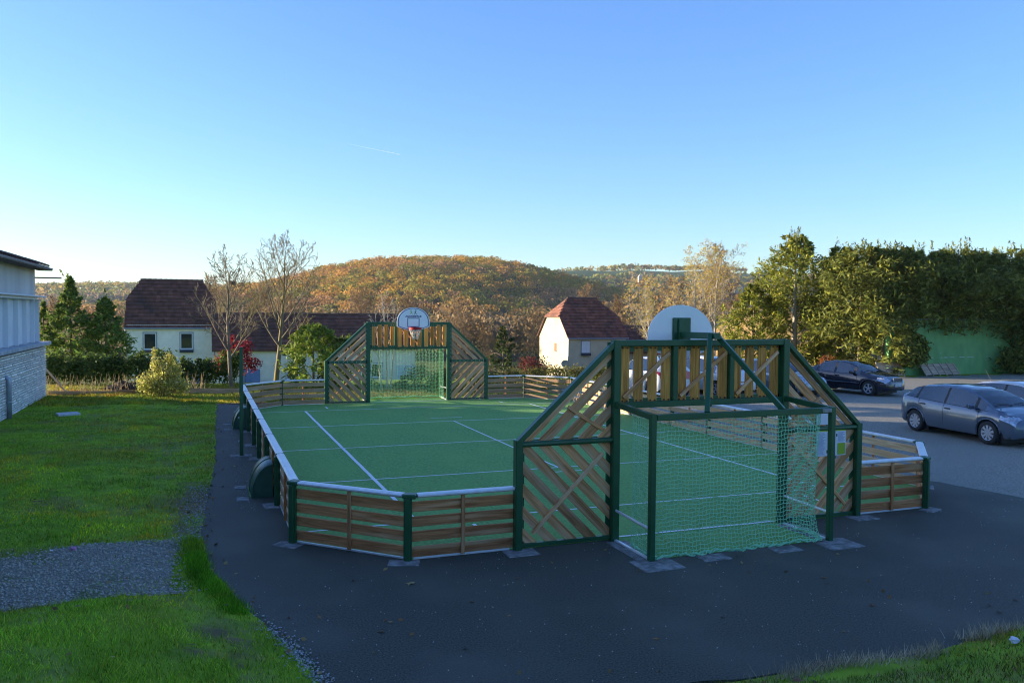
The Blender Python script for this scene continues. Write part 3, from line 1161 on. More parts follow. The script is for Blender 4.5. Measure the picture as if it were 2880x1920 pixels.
# notice boards on the near goal front
t = thing('notice_board', 'white and lime green notice board fixed on the right goal slats', 'sign', (2.52, -0.08, 1.10))
m_sheet = mat('sign_white', (0.66, 0.68, 0.74), rough=0.45)
m_lime = mat('sign_lime', (0.30, 0.42, 0.02), rough=0.45)
m_sgreen = mat('sign_green', (0.05, 0.30, 0.05), rough=0.45)
m_sblue = mat('sign_text', (0.20, 0.24, 0.44), rough=0.5)
mb = MB()
mb.box((0, 0, 0.205), (0.62, 0.012, 0.47), ch=0.003)
mb.build('panel', m_sheet, t)


def sign_rect(name, x0, x1, z0, z1, m, dy=-0.0075):
    mb = MB()
    mb.quad((x0, dy, z0), (x1, dy, z0), (x1, dy, z1), (x0, dy, z1))
    return mb.build(name, m, t)


sign_rect('header_strip', -0.31, 0.31, 0.385, 0.44, m_lime)
sign_rect('lime_block', 0.13, 0.295, -0.015, 0.18, m_lime)
sign_rect('green_block', -0.08, 0.06, 0.09, 0.20, m_sgreen)
sign_rect('pictogram', -0.10, -0.075, 0.02, 0.07, m_bolt)
sign_rect('pictogram', 0.10, 0.125, 0.29, 0.34, m_bolt)
mb = MB()
rs = random.Random(9)
for (x0, x1, z0, z1) in ((-0.29, -0.12, 0.00, 0.36), (-0.10, 0.06, 0.23, 0.36), (0.14, 0.29, 0.21, 0.36), (-0.06, 0.07, 0.0, 0.07)):
    z = z1
    while z > z0:
        e = x1 - rs.uniform(0, 0.4) * (x1 - x0)
        mb.quad((x0, -0.0078, z - 0.006), (e, -0.0078, z - 0.006), (e, -0.0078, z), (x0, -0.0078, z))
        z -= 0.016
mb.build('text_lines', m_sblue, t, kind='stuff')
t = thing('blank_panel', 'plain white panel above the notice board, behind the net', 'sign', (2.40, -0.085, 1.60))
mb = MB()
mb.box((0, 0, 0.115), (0.40, 0.014, 0.23), ch=0.003)
mb.build('panel', m_sheet, t)
mb = MB()
for x in (-0.17, 0.17):
    mb.tube([(x, -0.006, 0.2), (x, -0.014, 0.2)], 0.012, 8)
mb.build('screws', m_bolt, t)

# ------------------------------------------------------------------ buildings
rngb = random.Random(21)
m_render_grey = mat('grey_render', (0.52, 0.49, 0.45), (0.64, 0.61, 0.56), scale=1.2, detail=6, rough=0.9, bump=0.25, bscale=60, stretch=(1, 1, 0.25))
m_stone = mat('white_limestone', (0.72, 0.67, 0.58), (0.92, 0.87, 0.78), scale=7, detail=5, rough=0.9, bump=0.6, bscale=30, vary=0.18)
m_joint = mat('dark_joint', (0.05, 0.046, 0.042), (0.13, 0.12, 0.11), scale=9, rough=1.0)
m_fin = mat('pale_blue_panel', (0.60, 0.64, 0.68), (0.70, 0.74, 0.77), scale=1.5, rough=0.6)
m_tile_dark = mat('old_roof_tiles', (0.105, 0.042, 0.032), (0.20, 0.082, 0.060), scale=2.2, detail=7, rough=0.85, bump=0.4, bscale=20, coords='World', c3=(0.045, 0.032, 0.030), s3=0.55, r3=(0.5, 0.75), attr='tint')
m_tile_red = mat('red_brown_tiles', (0.14, 0.050, 0.034), (0.26, 0.098, 0.064), scale=2.2, detail=7, rough=0.85, bump=0.4, bscale=20, coords='World', c3=(0.090, 0.048, 0.038), s3=0.6, r3=(0.5, 0.75), attr='tint')
m_roof_plain = mat('roof_underlay', (0.10, 0.050, 0.038), (0.17, 0.085, 0.062), scale=2.2, detail=7, rough=0.85, coords='World', bump=0.3)
m_zincpipe = mat('zinc_pipe', (0.26, 0.29, 0.34), (0.34, 0.37, 0.42), scale=5, rough=0.4, metal=0.4)
m_white_pvc = mat('white_joinery', (0.66, 0.68, 0.70), rough=0.45)
m_pane = mat('window_pane', (0.012, 0.022, 0.030), rough=0.06, spec=0.8)

# --- the long building on the left
WX, WY0, WY1 = -12.95, -13.0, 24.4
school = thing('school_building', 'long grey building with white stone base at the left edge', 'building', (WX, WY1, 0.0))
S = lambda mb, name, m, **k: mb.build(name, m, school, world=True, **k)
mb = MB()
mb.box((WX - 4.57, (WY0 + WY1) / 2, 1.0), (9.0, WY1 - WY0, 2.3))
base = S(mb, 'base_wall', m_joint)
mb = MB()
mb.box((WX - 4.7, (WY0 + WY1) / 2 - 0.2, 3.55), (8.9, WY1 - WY0 - 0.4, 2.75))
upper = S(mb, 'upper_wall', m_render_grey)
mb = MB()
mb.box((WX - 0.07, (WY0 + WY1) / 2 + 0.05, 2.12), (0.50, WY1 - WY0 + 0.2, 0.13), ch=0.015)
S(mb, 'sill_slab', mat('sill_concrete', (0.30, 0.32, 0.35), (0.44, 0.46, 0.49), scale=3, rough=0.85, bump=0.3))
# stone facing: coursed rubble, the nearest stones as single pieces
z = 0.02
stones = []
while z < 1.98:
    h = rngb.uniform(0.060, 0.105)
    y = WY1 + 0.02
    while y > 5.0:
        w = rngb.uniform(0.16, 0.46)
        stones.append((y - w / 2, z + h / 2, w - 0.03, min(h, 2.03 - z) - 0.026, rngb.uniform(0.012, 0.045)))
        y -= w
    z += h


def stone_mb(mb, y, zz, w, h, d, ox=0.0, oy=0.0, oz=0.0):
    e = min(0.018, h * 0.28)
    r = lambda: rngb.uniform(-0.25, 0.25) * e
    vs = []
    for dx, s in ((-0.09, 0.0), (d * 0.55, 0.0), (d, e)):
        for sy, sz in ((-1, -1), (1, -1), (1, 1), (-1, 1)):
            vs.append((ox + dx + (r() if s else 0), oy + sy * (w / 2 - s) + r(), oz + sz * (h / 2 - s * 0.9) + r()))
    fs = [(8, 9, 10, 11)]
    for i in range(2):
        for j in range(4):
            fs.append((i * 4 + j, i * 4 + (j + 1) % 4, i * 4 + 4 + (j + 1) % 4, i * 4 + 4 + j))
    mb.add(vs, fs)


stones.sort(key=lambda s: -(s[2] * s[3]) / (s[0] - CAM.y) ** 2 if s[0] > 15 else 0)
for (y, zz, w, h, d) in stones[:298]:
    mb = MB()
    stone_mb(mb, y, zz, w, h, d)
    link('stone', mb.mesh('stone', m_stone), base, Matrix.Translation((0, y - WY1, zz)))
mb = MB()
for (y, zz, w, h, d) in stones[298:]:
    stone_mb(mb, y, zz, w, h, d, WX, y, zz)
mb.v = [(p[0] - WX, p[1] - WY1, p[2]) for p in mb.v]
mb.build('stone_facing', m_stone, base, kind='stuff')
# window band: recess, fins, ledge above
fin_y = [15.6, 17.05, 18.55, 20.05, 21.45, 22.8, 23.75]
mb = MB()
mb.box((WX - 0.235, 12.5, 2.98), (0.02, 22.6, 1.55))
S(mb, 'panel_band', m_fin)
for y in [11.2, 12.7, 14.15] + fin_y:
    mb = MB()
    mb.box((WX - 0.16, y, 2.97), (0.15, 0.05, 1.56), ch=0.006)
    S(mb, 'fin', m_white_pvc)
mb = MB()
mb.box((WX - 0.05, 16.0, 3.86), (0.42, 15.6, 0.05), ch=0.01)
mb.box((WX - 0.10, 15.6, 3.79), (0.26, 14.2, 0.09), ch=0.01)
S(mb, 'window_ledge', m_white_pvc)
# roof: low pitched, canal tiles along the eaves
rx0, rx1 = WX + 0.18, WX - 4.5
mb = MB()
ze, zr = 5.00, 6.45
prof = [(rx0, ze), (rx1, zr), (2 * rx1 - rx0, ze), (2 * rx1 - rx0, ze - 0.10), (rx1, zr - 0.12), (rx0, ze - 0.10)]
mb.prism([(x, z) for x, z in prof], (0, (WY0 + WY1) / 2 - 0.15, 0), (1, 0, 0), (0, 0, 1), WY1 - WY0)
roof = S(mb, 'roof', m_roof_plain, fix=True)
mb = MB()
mb.prism([(WX - 0.2, 4.8), (WX - 8.9, 4.8), (rx1, zr - 0.15)], (0, WY1 - 0.5, 0), (1, 0, 0), (0, 0, 1), 0.2)
S(mb, 'gable', m_render_grey, fix=True)
sl = math.atan2(zr - ze, rx0 - rx1)
mt = MB()
prof = []
for k in range(7):
    a = PI * k / 6
    prof.append((0.088 * math.cos(a), 0.070 * math.sin(a)))
n = len(prof)
for i, x in enumerate((0.0, 0.46)):
    pass
tv, tf = [], []
for (dx, up, sc) in ((0.03, 0.0, 1.0), (-0.44, 0.02, 0.86)):
    for py, pz in prof:
        tv.append((dx * math.cos(sl) * 1.0, py * sc, -dx * math.tan(sl) + pz * sc + up + 0.01))
    for py, pz in prof:
        tv.append((dx * math.cos(sl), py * sc * 0.86, -dx * math.tan(sl) + pz * sc * 0.80 + up + 0.01))
for j in range(n - 1):
    tf.append((j, j + 1, 2 * n + j + 1, 2 * n + j))
    tf.append((n + j + 1, n + j, j, j + 1)[::-1])
tile_me = MB().add(tv, tf).mesh('tile', m_roof_plain, smooth=True)
y = WY1 - 0.25
rowk = 0
while y > 13:
    for row in range(2):
        px = rx0 - 0.42 * row
        link('tile', tile_me, roof, Matrix.Translation((px - WX + rngb.uniform(-.012, .012), y - WY1, ze + (rx0 - px) * math.tan(sl) + 0.0)) @ Matrix.Rotation(rngb.uniform(-.03, .03), 4, 'Z'))
    y -= 0.2
mb = MB()
pts = []
gp = [(0.075 * math.sin(a), -0.075 * math.cos(a)) for a in [(-0.5 + k / 8) * PI for k in range(9)]]
gx = rx0 + 0.05
vs = []
for yy in (WY0, WY1 - 0.05):
    for a, b in gp:
        vs.append((gx + a, yy, ze - 0.06 + b))
    for a, b in gp[::-1]:
        vs.append((gx + a * 0.86, yy, ze - 0.055 + b * 0.86))
k = len(gp) * 2
mb.add(vs, [(i, (i + 1) % k, k + (i + 1) % k, k + i) for i in range(k)] + [tuple(range(k - 1, -1, -1)), tuple(range(k, 2 * k))])
gut = S(mb, 'gutter', m_zincpipe)
mb = MB()
mb.box((rx0 - 0.10, (WY0 + WY1) / 2 - 0.2, ze - 0.14), (0.46, WY1 - WY0 - 0.1, 0.03))
S(mb, 'soffit', mat('brown_soffit', (0.11, 0.065, 0.045), rough=0.8))
mb = MB()
px = WX + 0.10
mb.tube([(px - 0.28, 17.45, 1.34), (px - 0.06, 17.45, 1.34), (px, 17.45, 1.30), (px + 0.02, 17.45, 1.20), (px + 0.02, 17.45, -0.02)], 0.072, 12)
mb.tube([(px + 0.02, 17.45, 0.55), (px + 0.02, 17.45, 0.62)], 0.079, 12)
S(mb, 'downpipe', m_zincpipe, smooth=True)
mb = MB()
mb.beam((WX - 0.3, WY1 - 0.32, 4.58), (WX + 0.62, WY1 - 0.32, 4.58), 0.045, 0.05, ch=0.006)
S(mb, 'steel_arm', mat('dark_steel', (0.05, 0.045, 0.045), rough=0.6))


# --- village houses with steep half-hipped roofs
def tile_slope(tv, tf, tc, o, ax, ay, poly, row=0.40, wid=0.30, rr=random.Random(2)):
    """courses of plain tiles laid on the slope polygon (ax along the eave, ay up the slope), each tile a small tilted slab"""
    o, ax, ay = Vector(o), Vector(ax).normalized(), Vector(ay).normalized()
    nrm = ax.cross(ay).normalized()
    ys = [p[1] for p in poly]
    n = len(poly)
    y = min(ys)
    k = 0
    while y < max(ys) - 0.05:
        xs = []
        ym = y + row * 0.5
        for i in range(n):
            a, b = poly[i], poly[(i + 1) % n]
            if (a[1] - ym) * (b[1] - ym) < 0:
                xs.append(a[0] + (b[0] - a[0]) * (ym - a[1]) / (b[1] - a[1]))
        if len(xs) >= 2:
            x0, x1 = min(xs), max(xs)
            x = x0 - (wid * 0.5 if k % 2 else 0)
            while x < x1 - 0.03:
                xa, xb = max(x, x0), min(x + wid - 0.012, x1)
                if xb - xa > 0.04:
                    t0 = 0.10 + rr.uniform(-.009, .013)
                    P = [o + ax * xa + ay * (y - 0.03) + nrm * t0, o + ax * xb + ay * (y - 0.03) + nrm * (t0 + rr.uniform(-.006, .006)),
                         o + ax * xb + ay * (y + row) + nrm * 0.014, o + ax * xa + ay * (y + row) + nrm * 0.014,
                         o + ax * xa + ay * (y - 0.03) + nrm * 0.012, o + ax * xb + ay * (y - 0.03) + nrm * 0.012]
                    k0 = len(tv)
                    tv += [tuple(p) for p in P]
                    tf += [(k0, k0 + 1, k0 + 2, k0 + 3), (k0 + 4, k0 + 5, k0 + 1, k0)]
                    tc += [rr.choice((0.78, 0.9, 0.97, 1.0, 1.06, 1.18))] * 2
                x += wid
        y += row
        k += 1


def roof_faces(t, x0, x1, y0, y1, ze, zh, zr, inset, mtile, ov=0.22, tiles=('front', 'left'), row=0.40):
    """half-hipped roof over the rectangle in the thing's own axes"""
    cy = (y0 + y1) / 2
    slope = (zr - ze) / (cy - (y0 - ov))
    yh = (y0 - ov) + (zh - ze) / slope if slope else y0
    a0, a1 = x0 - ov, x1 + ov
    F = {'front': [(a0, y0 - ov, ze), (a1, y0 - ov, ze), (a1, yh, zh), (x1 - inset, cy, zr), (x0 + inset, cy, zr), (a0, yh, zh)]}
    F['back'] = [(x, 2 * cy - y, z) for x, y, z in F['front'][::-1]]
    F['left'] = [(a0, 2 * cy - yh, zh), (a0, yh, zh), (x0 + inset, cy, zr)]
    F['right'] = [(a1, yh, zh), (a1, 2 * cy - yh, zh), (x1 - inset, cy, zr)]
    mb = MB()
    for k, poly in F.items():
        mb.add(poly, [tuple(range(len(poly)))])
        mb.add([(p[0], p[1], p[2] - 0.10) for p in poly], [tuple(range(len(poly)))])
    rim = [(a0, y0 - ov, ze), (a1, y0 - ov, ze)]
    mb.quad((a0, y0 - ov, ze - .1), (a1, y0 - ov, ze - .1), (a1, y0 - ov, ze), (a0, y0 - ov, ze))
    for xx, s in ((a0, 1), (a1, -1)):
        mb.quad((xx, y0 - ov, ze), (xx, yh, zh), (xx, yh, zh - .1), (xx, y0 - ov, ze - .1))
        mb.quad((xx, yh, zh), (xx, 2 * cy - yh, zh), (xx, 2 * cy - yh, zh - .1), (xx, yh, zh - .1))
        mb.quad((xx, 2 * cy - yh, zh), (xx, 2 * cy - y0 + ov, ze), (xx, 2 * cy - y0 + ov, ze - .1), (xx, 2 * cy - yh, zh - .1))
    rf = mb.build('roof', m_roof_plain, t)
    tv, tf, tc = [], [], []
    for k in tiles:
        poly = F[k]
        o = Vector(poly[0])
        ax = (Vector(poly[1]) - o).normalized()
        top = max(poly, key=lambda p: p[2])
        ay = Vector(top) - o
        ay = (ay - ax * ay.dot(ax)).normalized()
        p2 = [((Vector(p) - o).dot(ax), (Vector(p) - o).dot(ay)) for p in poly]
        tile_slope(tv, tf, tc, o, ax, ay, p2, row=row)
    tint = np.array(tc)[:, None] * np.array([[1.0, 1.0, 1.0]])
    link('roof_tiles', np_mesh('roof_tiles', np.array(tv), np.array(tf), mtile, tint), rf)['kind'] = 'stuff'
    mb = MB()
    k = max(2, int((x1 - x0 - 2 * inset) / 0.4))
    for i in range(k):
        xa = x0 + inset + (x1 - x0 - 2 * inset) * i / k
        xb = x0 + inset + (x1 - x0 - 2 * inset) * (i + 1) / k
        mb.tube([(xa, cy, zr + 0.03), (xb + 0.04, cy, zr + 0.045)], [0.11, 0.125], 8)
    mb.build('ridge_tiles', m_roof_plain, rf, kind='stuff')
    return rf, F


def house_walls(t, x0, x1, y0, y1, zb, ze, F, m):
    mb = MB()
    for side, xx in (('left', x0), ('right', x1)):
        cy = (y0 + y1) / 2
        a0 = F['left'][1]
        yh, zh = a0[1], a0[2]
        k = (zh - ze) / max(1e-6, (yh - F['front'][0][1]))
        zw = lambda yy: ze + (yy - F['front'][0][1]) * k - 0.06
        poly = [(y0, zb), (y1, zb), (y1, zw(y0)), (2 * cy - yh, zh - 0.06), (yh, zh - 0.06), (y0, zw(y0))]
        mb.add([(xx, y, z) for y, z in poly], [tuple(range(len(poly)))])
    zt = ze - 0.02
    mb.quad((x0, y0, zb), (x1, y0, zb), (x1, y0, zt + .2), (x0, y0, zt + .2))
    mb.quad((x1, y1, zb), (x0, y1, zb), (x0, y1, zt + .2), (x1, y1, zt + .2))
    return mb.build('wall', m, t, fix=True)


def window(t, x, z0, z1, w, y, shutter=False, box=True, open_tone=None):
    mb = MB()
    mb.box((x, y - 0.012, (z0 + z1) / 2), (w, 0.02, z1 - z0))
    wdw = mb.build('window', m_white_pvc if shutter else m_pane, t)
    mb = MB()
    fw = 0.07
    for s in (-1, 1):
        mb.box((x + s * (w / 2 - fw / 2), y - 0.04, (z0 + z1) / 2), (fw, 0.06, z1 - z0))
    mb.box((x, y - 0.04, z1 - fw / 2), (w - 2 * fw, 0.06, fw))
    mb.box((x, y - 0.04, z0 + fw * 0.7), (w - 2 * fw, 0.06, fw * 1.4))
    mb.build('frame', m_white_pvc, wdw)
    mb = MB()
    mb.box((x, y - 0.06, z0 - 0.03), (w + 0.16, 0.16, 0.06))
    for s in (-1, 1):
        mb.box((x + s * (w / 2 + 0.03), y - 0.02, (z0 + z1) / 2), (0.06, 0.04, z1 - z0 + 0.1))
    mb.box((x, y - 0.02, z1 + 0.045), (w + 0.12, 0.04, 0.06))
    mb.build('surround', mat('grey_surround', (0.20, 0.22, 0.26), rough=0.7), wdw)
    if shutter:
        mb = MB()
        for k in range(5):
            mb.box((x - w / 2 + w * (k + .5) / 5, y - 0.028, (z0 + z1) / 2), (w / 5 - 0.02, 0.02, z1 - z0 - 0.04))
        mb.build('shutter', m_white_pvc, wdw)
    if box:
        mb = MB()
        mb.box((x, y - 0.16, z0 - 0.16), (w + 0.12, 0.2, 0.2), ch=0.02)
        mb.build('flower_box', mat('dark_planter', (0.035, 0.04, 0.055), rough=0.7), wdw)
    return wdw


m_wall_white = mat('rough_white_render', (0.76, 0.71, 0.62), (0.84, 0.79, 0.70), scale=3, detail=7, rough=0.95, bump=0.4, bscale=30)
m_wall_cream = mat('cream_render', (0.46, 0.41, 0.29), (0.53, 0.47, 0.34), scale=1.1, detail=7, rough=0.95, bump=0.3, bscale=30)
hl = thing('village_house', 'white house with steep brown roof and two upper windows on the left', 'house', (-13.05, 61.5, -3.4))
rf, F = roof_faces(hl, 0.0, 6.62, 0.0, 6.6, 5.32, 7.55, 9.25, 0.85, m_tile_dark, ov=0.15, tiles=('front', 'left'))
house_walls(hl, 0.0, 6.62, 0.0, 6.6, -0.8, 5.40, F, m_wall_white)
window(hl, 1.72, 3.55, 4.9, 0.95, 0.0)
window(hl, 4.48, 3.55, 4.9, 0.95, 0.0)
m_bluedoor = mat('blue_paint', (0.09, 0.16, 0.33), (0.12, 0.20, 0.38), scale=4, rough=0.5)
mb = MB()
mb.box((4.75, -0.02, 1.1), (1.9, 0.05, 2.2))
dr = mb.build('door', m_bluedoor, hl)
mb = MB()
for k in range(4):
    mb.box((4.1 + 0.45 * k, -0.055, 1.1), (0.03, 0.03, 2.1))
mb.build('panel_strips', mat('blue_dark', (0.05, 0.09, 0.2), rough=0.5), dr)
mb = MB()
mb.tube([(-0.06, -0.1, 5.3), (-0.06, -0.1, -0.5)], 0.06, 8)
mb.build('downpipe', m_zincpipe, hl)
mb = MB()
mb.tube([(-0.2, -0.2, 5.26), (6.85, -0.2, 5.26)], 0.07, 8)
mb.build('gutter', m_zincpipe, hl)

hw = thing('long_house', 'long low house under a dark brown roof behind the bare trees', 'house', (-6.35, 59.0, -3.6))
rf, F = roof_faces(hw, 0.0, 16.4, 0.0, 5.2, 3.75, 6.55, 6.66, 0.1, m_tile_dark, ov=0.3, tiles=('front',))
house_walls(hw, 0.0, 16.4, 0.0, 5.2, -0.8, 3.75, F, mat('grey_cream_render', (0.62, 0.58, 0.50), (0.72, 0.67, 0.58), scale=2, rough=0.95))
mb = MB()
mb.box((15.65, -0.03, 1.15), (1.7, 0.06, 2.3))
gd = mb.build('garage_door', mat('pale_blue_door', (0.36, 0.46, 0.58), rough=0.5), hw)
mb = MB()
mb.box((15.65, -0.07, 0.75), (1.2, 0.02, 1.4))
mb.build('opening', mat('shade_pane', (0.02, 0.03, 0.04), rough=0.2), gd)
mb = MB()
mb.box((2.6, -0.03, 1.1), (1.6, 0.06, 2.2))
mb.build('garage_door', m_bluedoor, hw)
for x in (6.0, 10.2, 13.0):
    window(hw, x, 1.3, 2.5, 1.0, 0.0, box=False)

hc = thing('cream_house', 'cream house with sunlit gable and red-brown half-hipped roof', 'house', (23.55, 56.2, -3.2))
rf, F = roof_faces(hc, 0.0, 5.75, 0.0, 6.9, 4.35, 6.25, 7.95, 1.35, m_tile_red, ov=0.2, tiles=('front', 'left'))
house_walls(hc, 0.0, 5.75, 0.0, 6.9, -0.8, 4.40, F, m_wall_cream)
window(hc, 1.65, 3.0, 4.05, 0.8, 0.0, shutter=True)
mb = MB()
mb.box((-0.012, 3.0, 3.4), (0.03, 0.5, 0.75))
sw = mb.build('window', mat('brown_shutter', (0.20, 0.10, 0.05), rough=0.7), hc)
mb = MB()
mb.box((-0.05, 3.0, 3.0), (0.1, 0.62, 0.05))
mb.build('sill', m_concrete, sw)
mb = MB()
mb.box((3.7, -0.02, 0.7), (1.6, 0.05, 1.6))
mb.build('garage_door', mat('dark_garage', (0.04, 0.045, 0.05), rough=0.5), hc)
mb = MB()
mb.tube([(-0.08, -0.06, 4.2), (-0.08, -0.06, -0.5)], 0.05, 8)
mb.build('downpipe', m_zincpipe, hc)
mb = MB()
mb.tube([(-0.2, -0.26, 4.28), (5.95, -0.26, 4.28)], 0.06, 8)
mb.build('gutter', m_zincpipe, hc)
dish = thing('satellite_dish', 'small satellite dish on a pole at the cream gable', 'satellite dish', (23.05, 55.9, -3.2))
mb = MB()
mb.tube([(0, 0, 0), (0, 0, 2.15)], 0.035, 8)
mb.tube([(0, 0, 1.5), (0.55, 0.2, 1.5)], 0.02, 6)
mb.build('mast', m_zincpipe, dish)
mb = MB()
mb.lathe([(0.0, 0.10), (0.18, 0.075), (0.32, 0.02), (0.37, 0.0), (0.36, -0.02), (0.18, 0.05), (0.0, 0.08)], (0, 0, 0), 'Y', 20)
mb.build('dish', mat('dish_grey', (0.42, 0.43, 0.43), rough=0.5), dish, smooth=True, matrix=Matrix.Translation((-0.03, -0.1, 2.05)) @ Matrix.Rotation(R(-25), 4, 'Z') @ Matrix.Rotation(R(20), 4, 'X'))
hc2 = thing('house_wing', 'low brown-roofed wing joining the cream house on its right', 'house', (29.75, 57.2, -3.2))
rf, F = roof_faces(hc2, 0.0, 9.0, 0.0, 6.4, 2.9, 5.2, 5.3, 0.1, m_tile_dark, ov=0.25, tiles=('front',))
house_walls(hc2, 0.0, 9.0, 0.0, 6.4, -0.8, 2.9, F, m_wall_cream)

# --- green practice wall and what leans on it
gw = thing('green_wall', 'tall green painted practice wall with worn white line, under the hedge', 'wall', (28.3, 24.6, -0.05))
m_gwall = mat('green_wall_paint', (0.12, 0.31, 0.115), (0.175, 0.40, 0.15), scale=1.6, detail=8, rough=0.8, bump=0.25, bscale=25, stretch=(1, 1, 0.5), c3=(0.21, 0.44, 0.17), s3=0.9, r3=(0.52, 0.72))
mb = MB()
mb.box((8.9, 0.15, 1.6), (16.8, 0.3, 3.3), ch=0.01)
mb.build('wall_body', m_gwall, gw)
mb = MB()
x = -0.2
while x < 16.5:
    w = rngb.uniform(0.05, 0.5)
    if rngb.random() < 0.62:
        mb.box((x + w / 2, -0.003, 1.02 + 0.006 * x + rngb.uniform(-.008, .008)), (w, 0.004, rngb.uniform(0.025, 0.055)))
    x += w + rngb.uniform(0.02, 0.25)
for k in range(26):
    mb.box((rngb.uniform(0, 14), -0.003, rngb.uniform(0.4, 3.0)), (rngb.uniform(0.02, 0.07), 0.004, rngb.uniform(0.02, 0.08)))
mb.build('worn_line', mat('chipped_white', (0.42, 0.50, 0.48), rough=0.9), gw, kind='stuff')
mb = MB()
mb.box((8.9, 0.15, 3.27), (16.9, 0.36, 0.06), ch=0.01)
mb.build('coping', m_concrete, gw)
m_pallet = mat('grey_pallet_wood', (0.36, 0.27, 0.20), (0.56, 0.43, 0.33), scale=5, stretch=(0.4, 8, 8), rough=0.9, bump=0.4, vary=0.2)


def pallet(label, x0, y0, n, wid, lean, h=0.85):
    t = thing('slatted_crate', label, 'crate', (x0, y0, -0.01), R(4))
    ca, sa = math.cos(lean), math.sin(lean)
    pt = lambda x, s, d=0.0: (x, s * sa + d * -ca, s * ca + d * sa)
    nrm = Vector((0, -ca, sa))
    for k in range(n):
        xa, xb = k * wid + 0.03, (k + 1) * wid - 0.03
        for j in range(5):
            s = 0.08 + j * (h - 0.1) / 5 + 0.08
            board(t, 'slat', pt(xa, s), pt(xb, s), (h - 0.1) / 5 - 0.012, 0.02, nrm, m_pallet, 0.006, rngb)
    for k in range(n + 1):
        board(t, 'bearer', pt(k * wid, 0.0, 0.03), pt(k * wid, h + 0.03, 0.03), 0.06, 0.05, nrm, m_pallet, 0.004, rngb)
    return t


pallet('weathered slatted crate leaning on the green wall behind the black car', 27.6, 23.95, 3, 0.62, R(25), 0.9)
pallet('longer weathered slatted crate leaning on the middle of the green wall', 30.9, 23.92, 5, 0.56, R(38), 0.85)

# ------------------------------------------------------------------ vegetation
ORD = ['first', 'second', 'third', 'fourth', 'fifth', 'sixth', 'seventh', 'eighth', 'ninth', 'tenth']


def gz(x, y):
    return float(ground_z(x, y))


def leaf_mat(name, transl=0.25, rough=0.6):
    return mat(name, (1, 1, 1), rough=rough, spec=0.3, attr='tint', transl=transl)


def np_rng(seed):
    return np.random.default_rng(seed)


def quads_at(P, N, size, asp, rg, U=None):
    """one leaf-shaped quad at each point P with normal N; size per leaf; asp length/width; U optional length direction"""
    n = len(P)
    N = N / np.linalg.norm(N, axis=1, keepdims=True)
    if U is None:
        U = rg.normal(size=(n, 3))
    U = U - N * (U * N).sum(1, keepdims=True)
    U /= np.linalg.norm(U, axis=1, keepdims=True) + 1e-9
    W = np.cross(N, U)
    size = np.broadcast_to(size, (n,))[:, None]
    a = U * size * 0.5
    b = W * size * 0.5 / asp
    V = np.stack([P - a, P + b - a * 0.1, P + a, P - b - a * 0.1], 1).reshape(-1, 3)
    F = np.arange(4 * n).reshape(n, 4)
    return V, F


def tints(base, n, rg, var=0.25, alt=None, share=0.3):
    c = np.tile(np.array(base, float), (n, 1))
    if alt is not None:
        m = rg.random(n) < share
        k = rg.integers(0, len(alt), n)
        c[m] = np.array(alt, float)[k[m]]
    return np.clip(c * (1 + var * rg.normal(size=(n, 1))).clip(0.4, 1.8), 0, 1)


def foliage(name, parent, ells, n, size, base, seed, m, alt=None, share=0.3, var=0.25, asp=1.8, shell=0.55, bias=0.6, up=0.25):
    """leaves spread through a set of ellipsoids (cx,cy,cz,rx,ry,rz), thicker towards their surface"""
    rg = np_rng(seed)
    E = np.array(ells, float)
    vol = (E[:, 3] * E[:, 4] * E[:, 5]) ** (2 / 3)
    k = rg.choice(len(E), n, p=vol / vol.sum())
    d = rg.normal(size=(n, 3))
    d /= np.linalg.norm(d, axis=1, keepdims=True)
    r = (shell + (1 - shell) * rg.random(n)) * (1 + 0.10 * rg.normal(size=n))
    P = E[k, :3] + d * E[k, 3:] * r[:, None]
    N = d * bias + rg.normal(size=(n, 3)) * (1 - bias) + np.array([0, 0, up])
    V, F = quads_at(P, N, size * (0.6 + 0.8 * rg.random(n)), asp, rg)
    me = np_mesh(name, V, F, m, tints(base, n, rg, var, alt, share))
    return link(name, me, parent)


m_bark_grey = mat('grey_bark', (0.13, 0.10, 0.065), (0.24, 0.19, 0.12), scale=9, stretch=(1, 1, 0.3), rough=0.9, bump=0.5, c3=(0.22, 0.165, 0.04), s3=1.4, r3=(0.5, 0.68), coords='World')
m_bark_brown = mat('brown_bark', (0.10, 0.07, 0.045), (0.20, 0.15, 0.10), scale=9, stretch=(1, 1, 0.3), rough=0.9, bump=0.5, coords='World')
m_bark_pale = mat('pale_bark', (0.32, 0.27, 0.20), (0.46, 0.41, 0.33), scale=9, stretch=(1, 1, 0.3), rough=0.85, bump=0.4, coords='World')
m_leaf = leaf_mat('leaves', 0.5)
m_conif = leaf_mat('conifer_sprays', transl=0.35, rough=0.7)


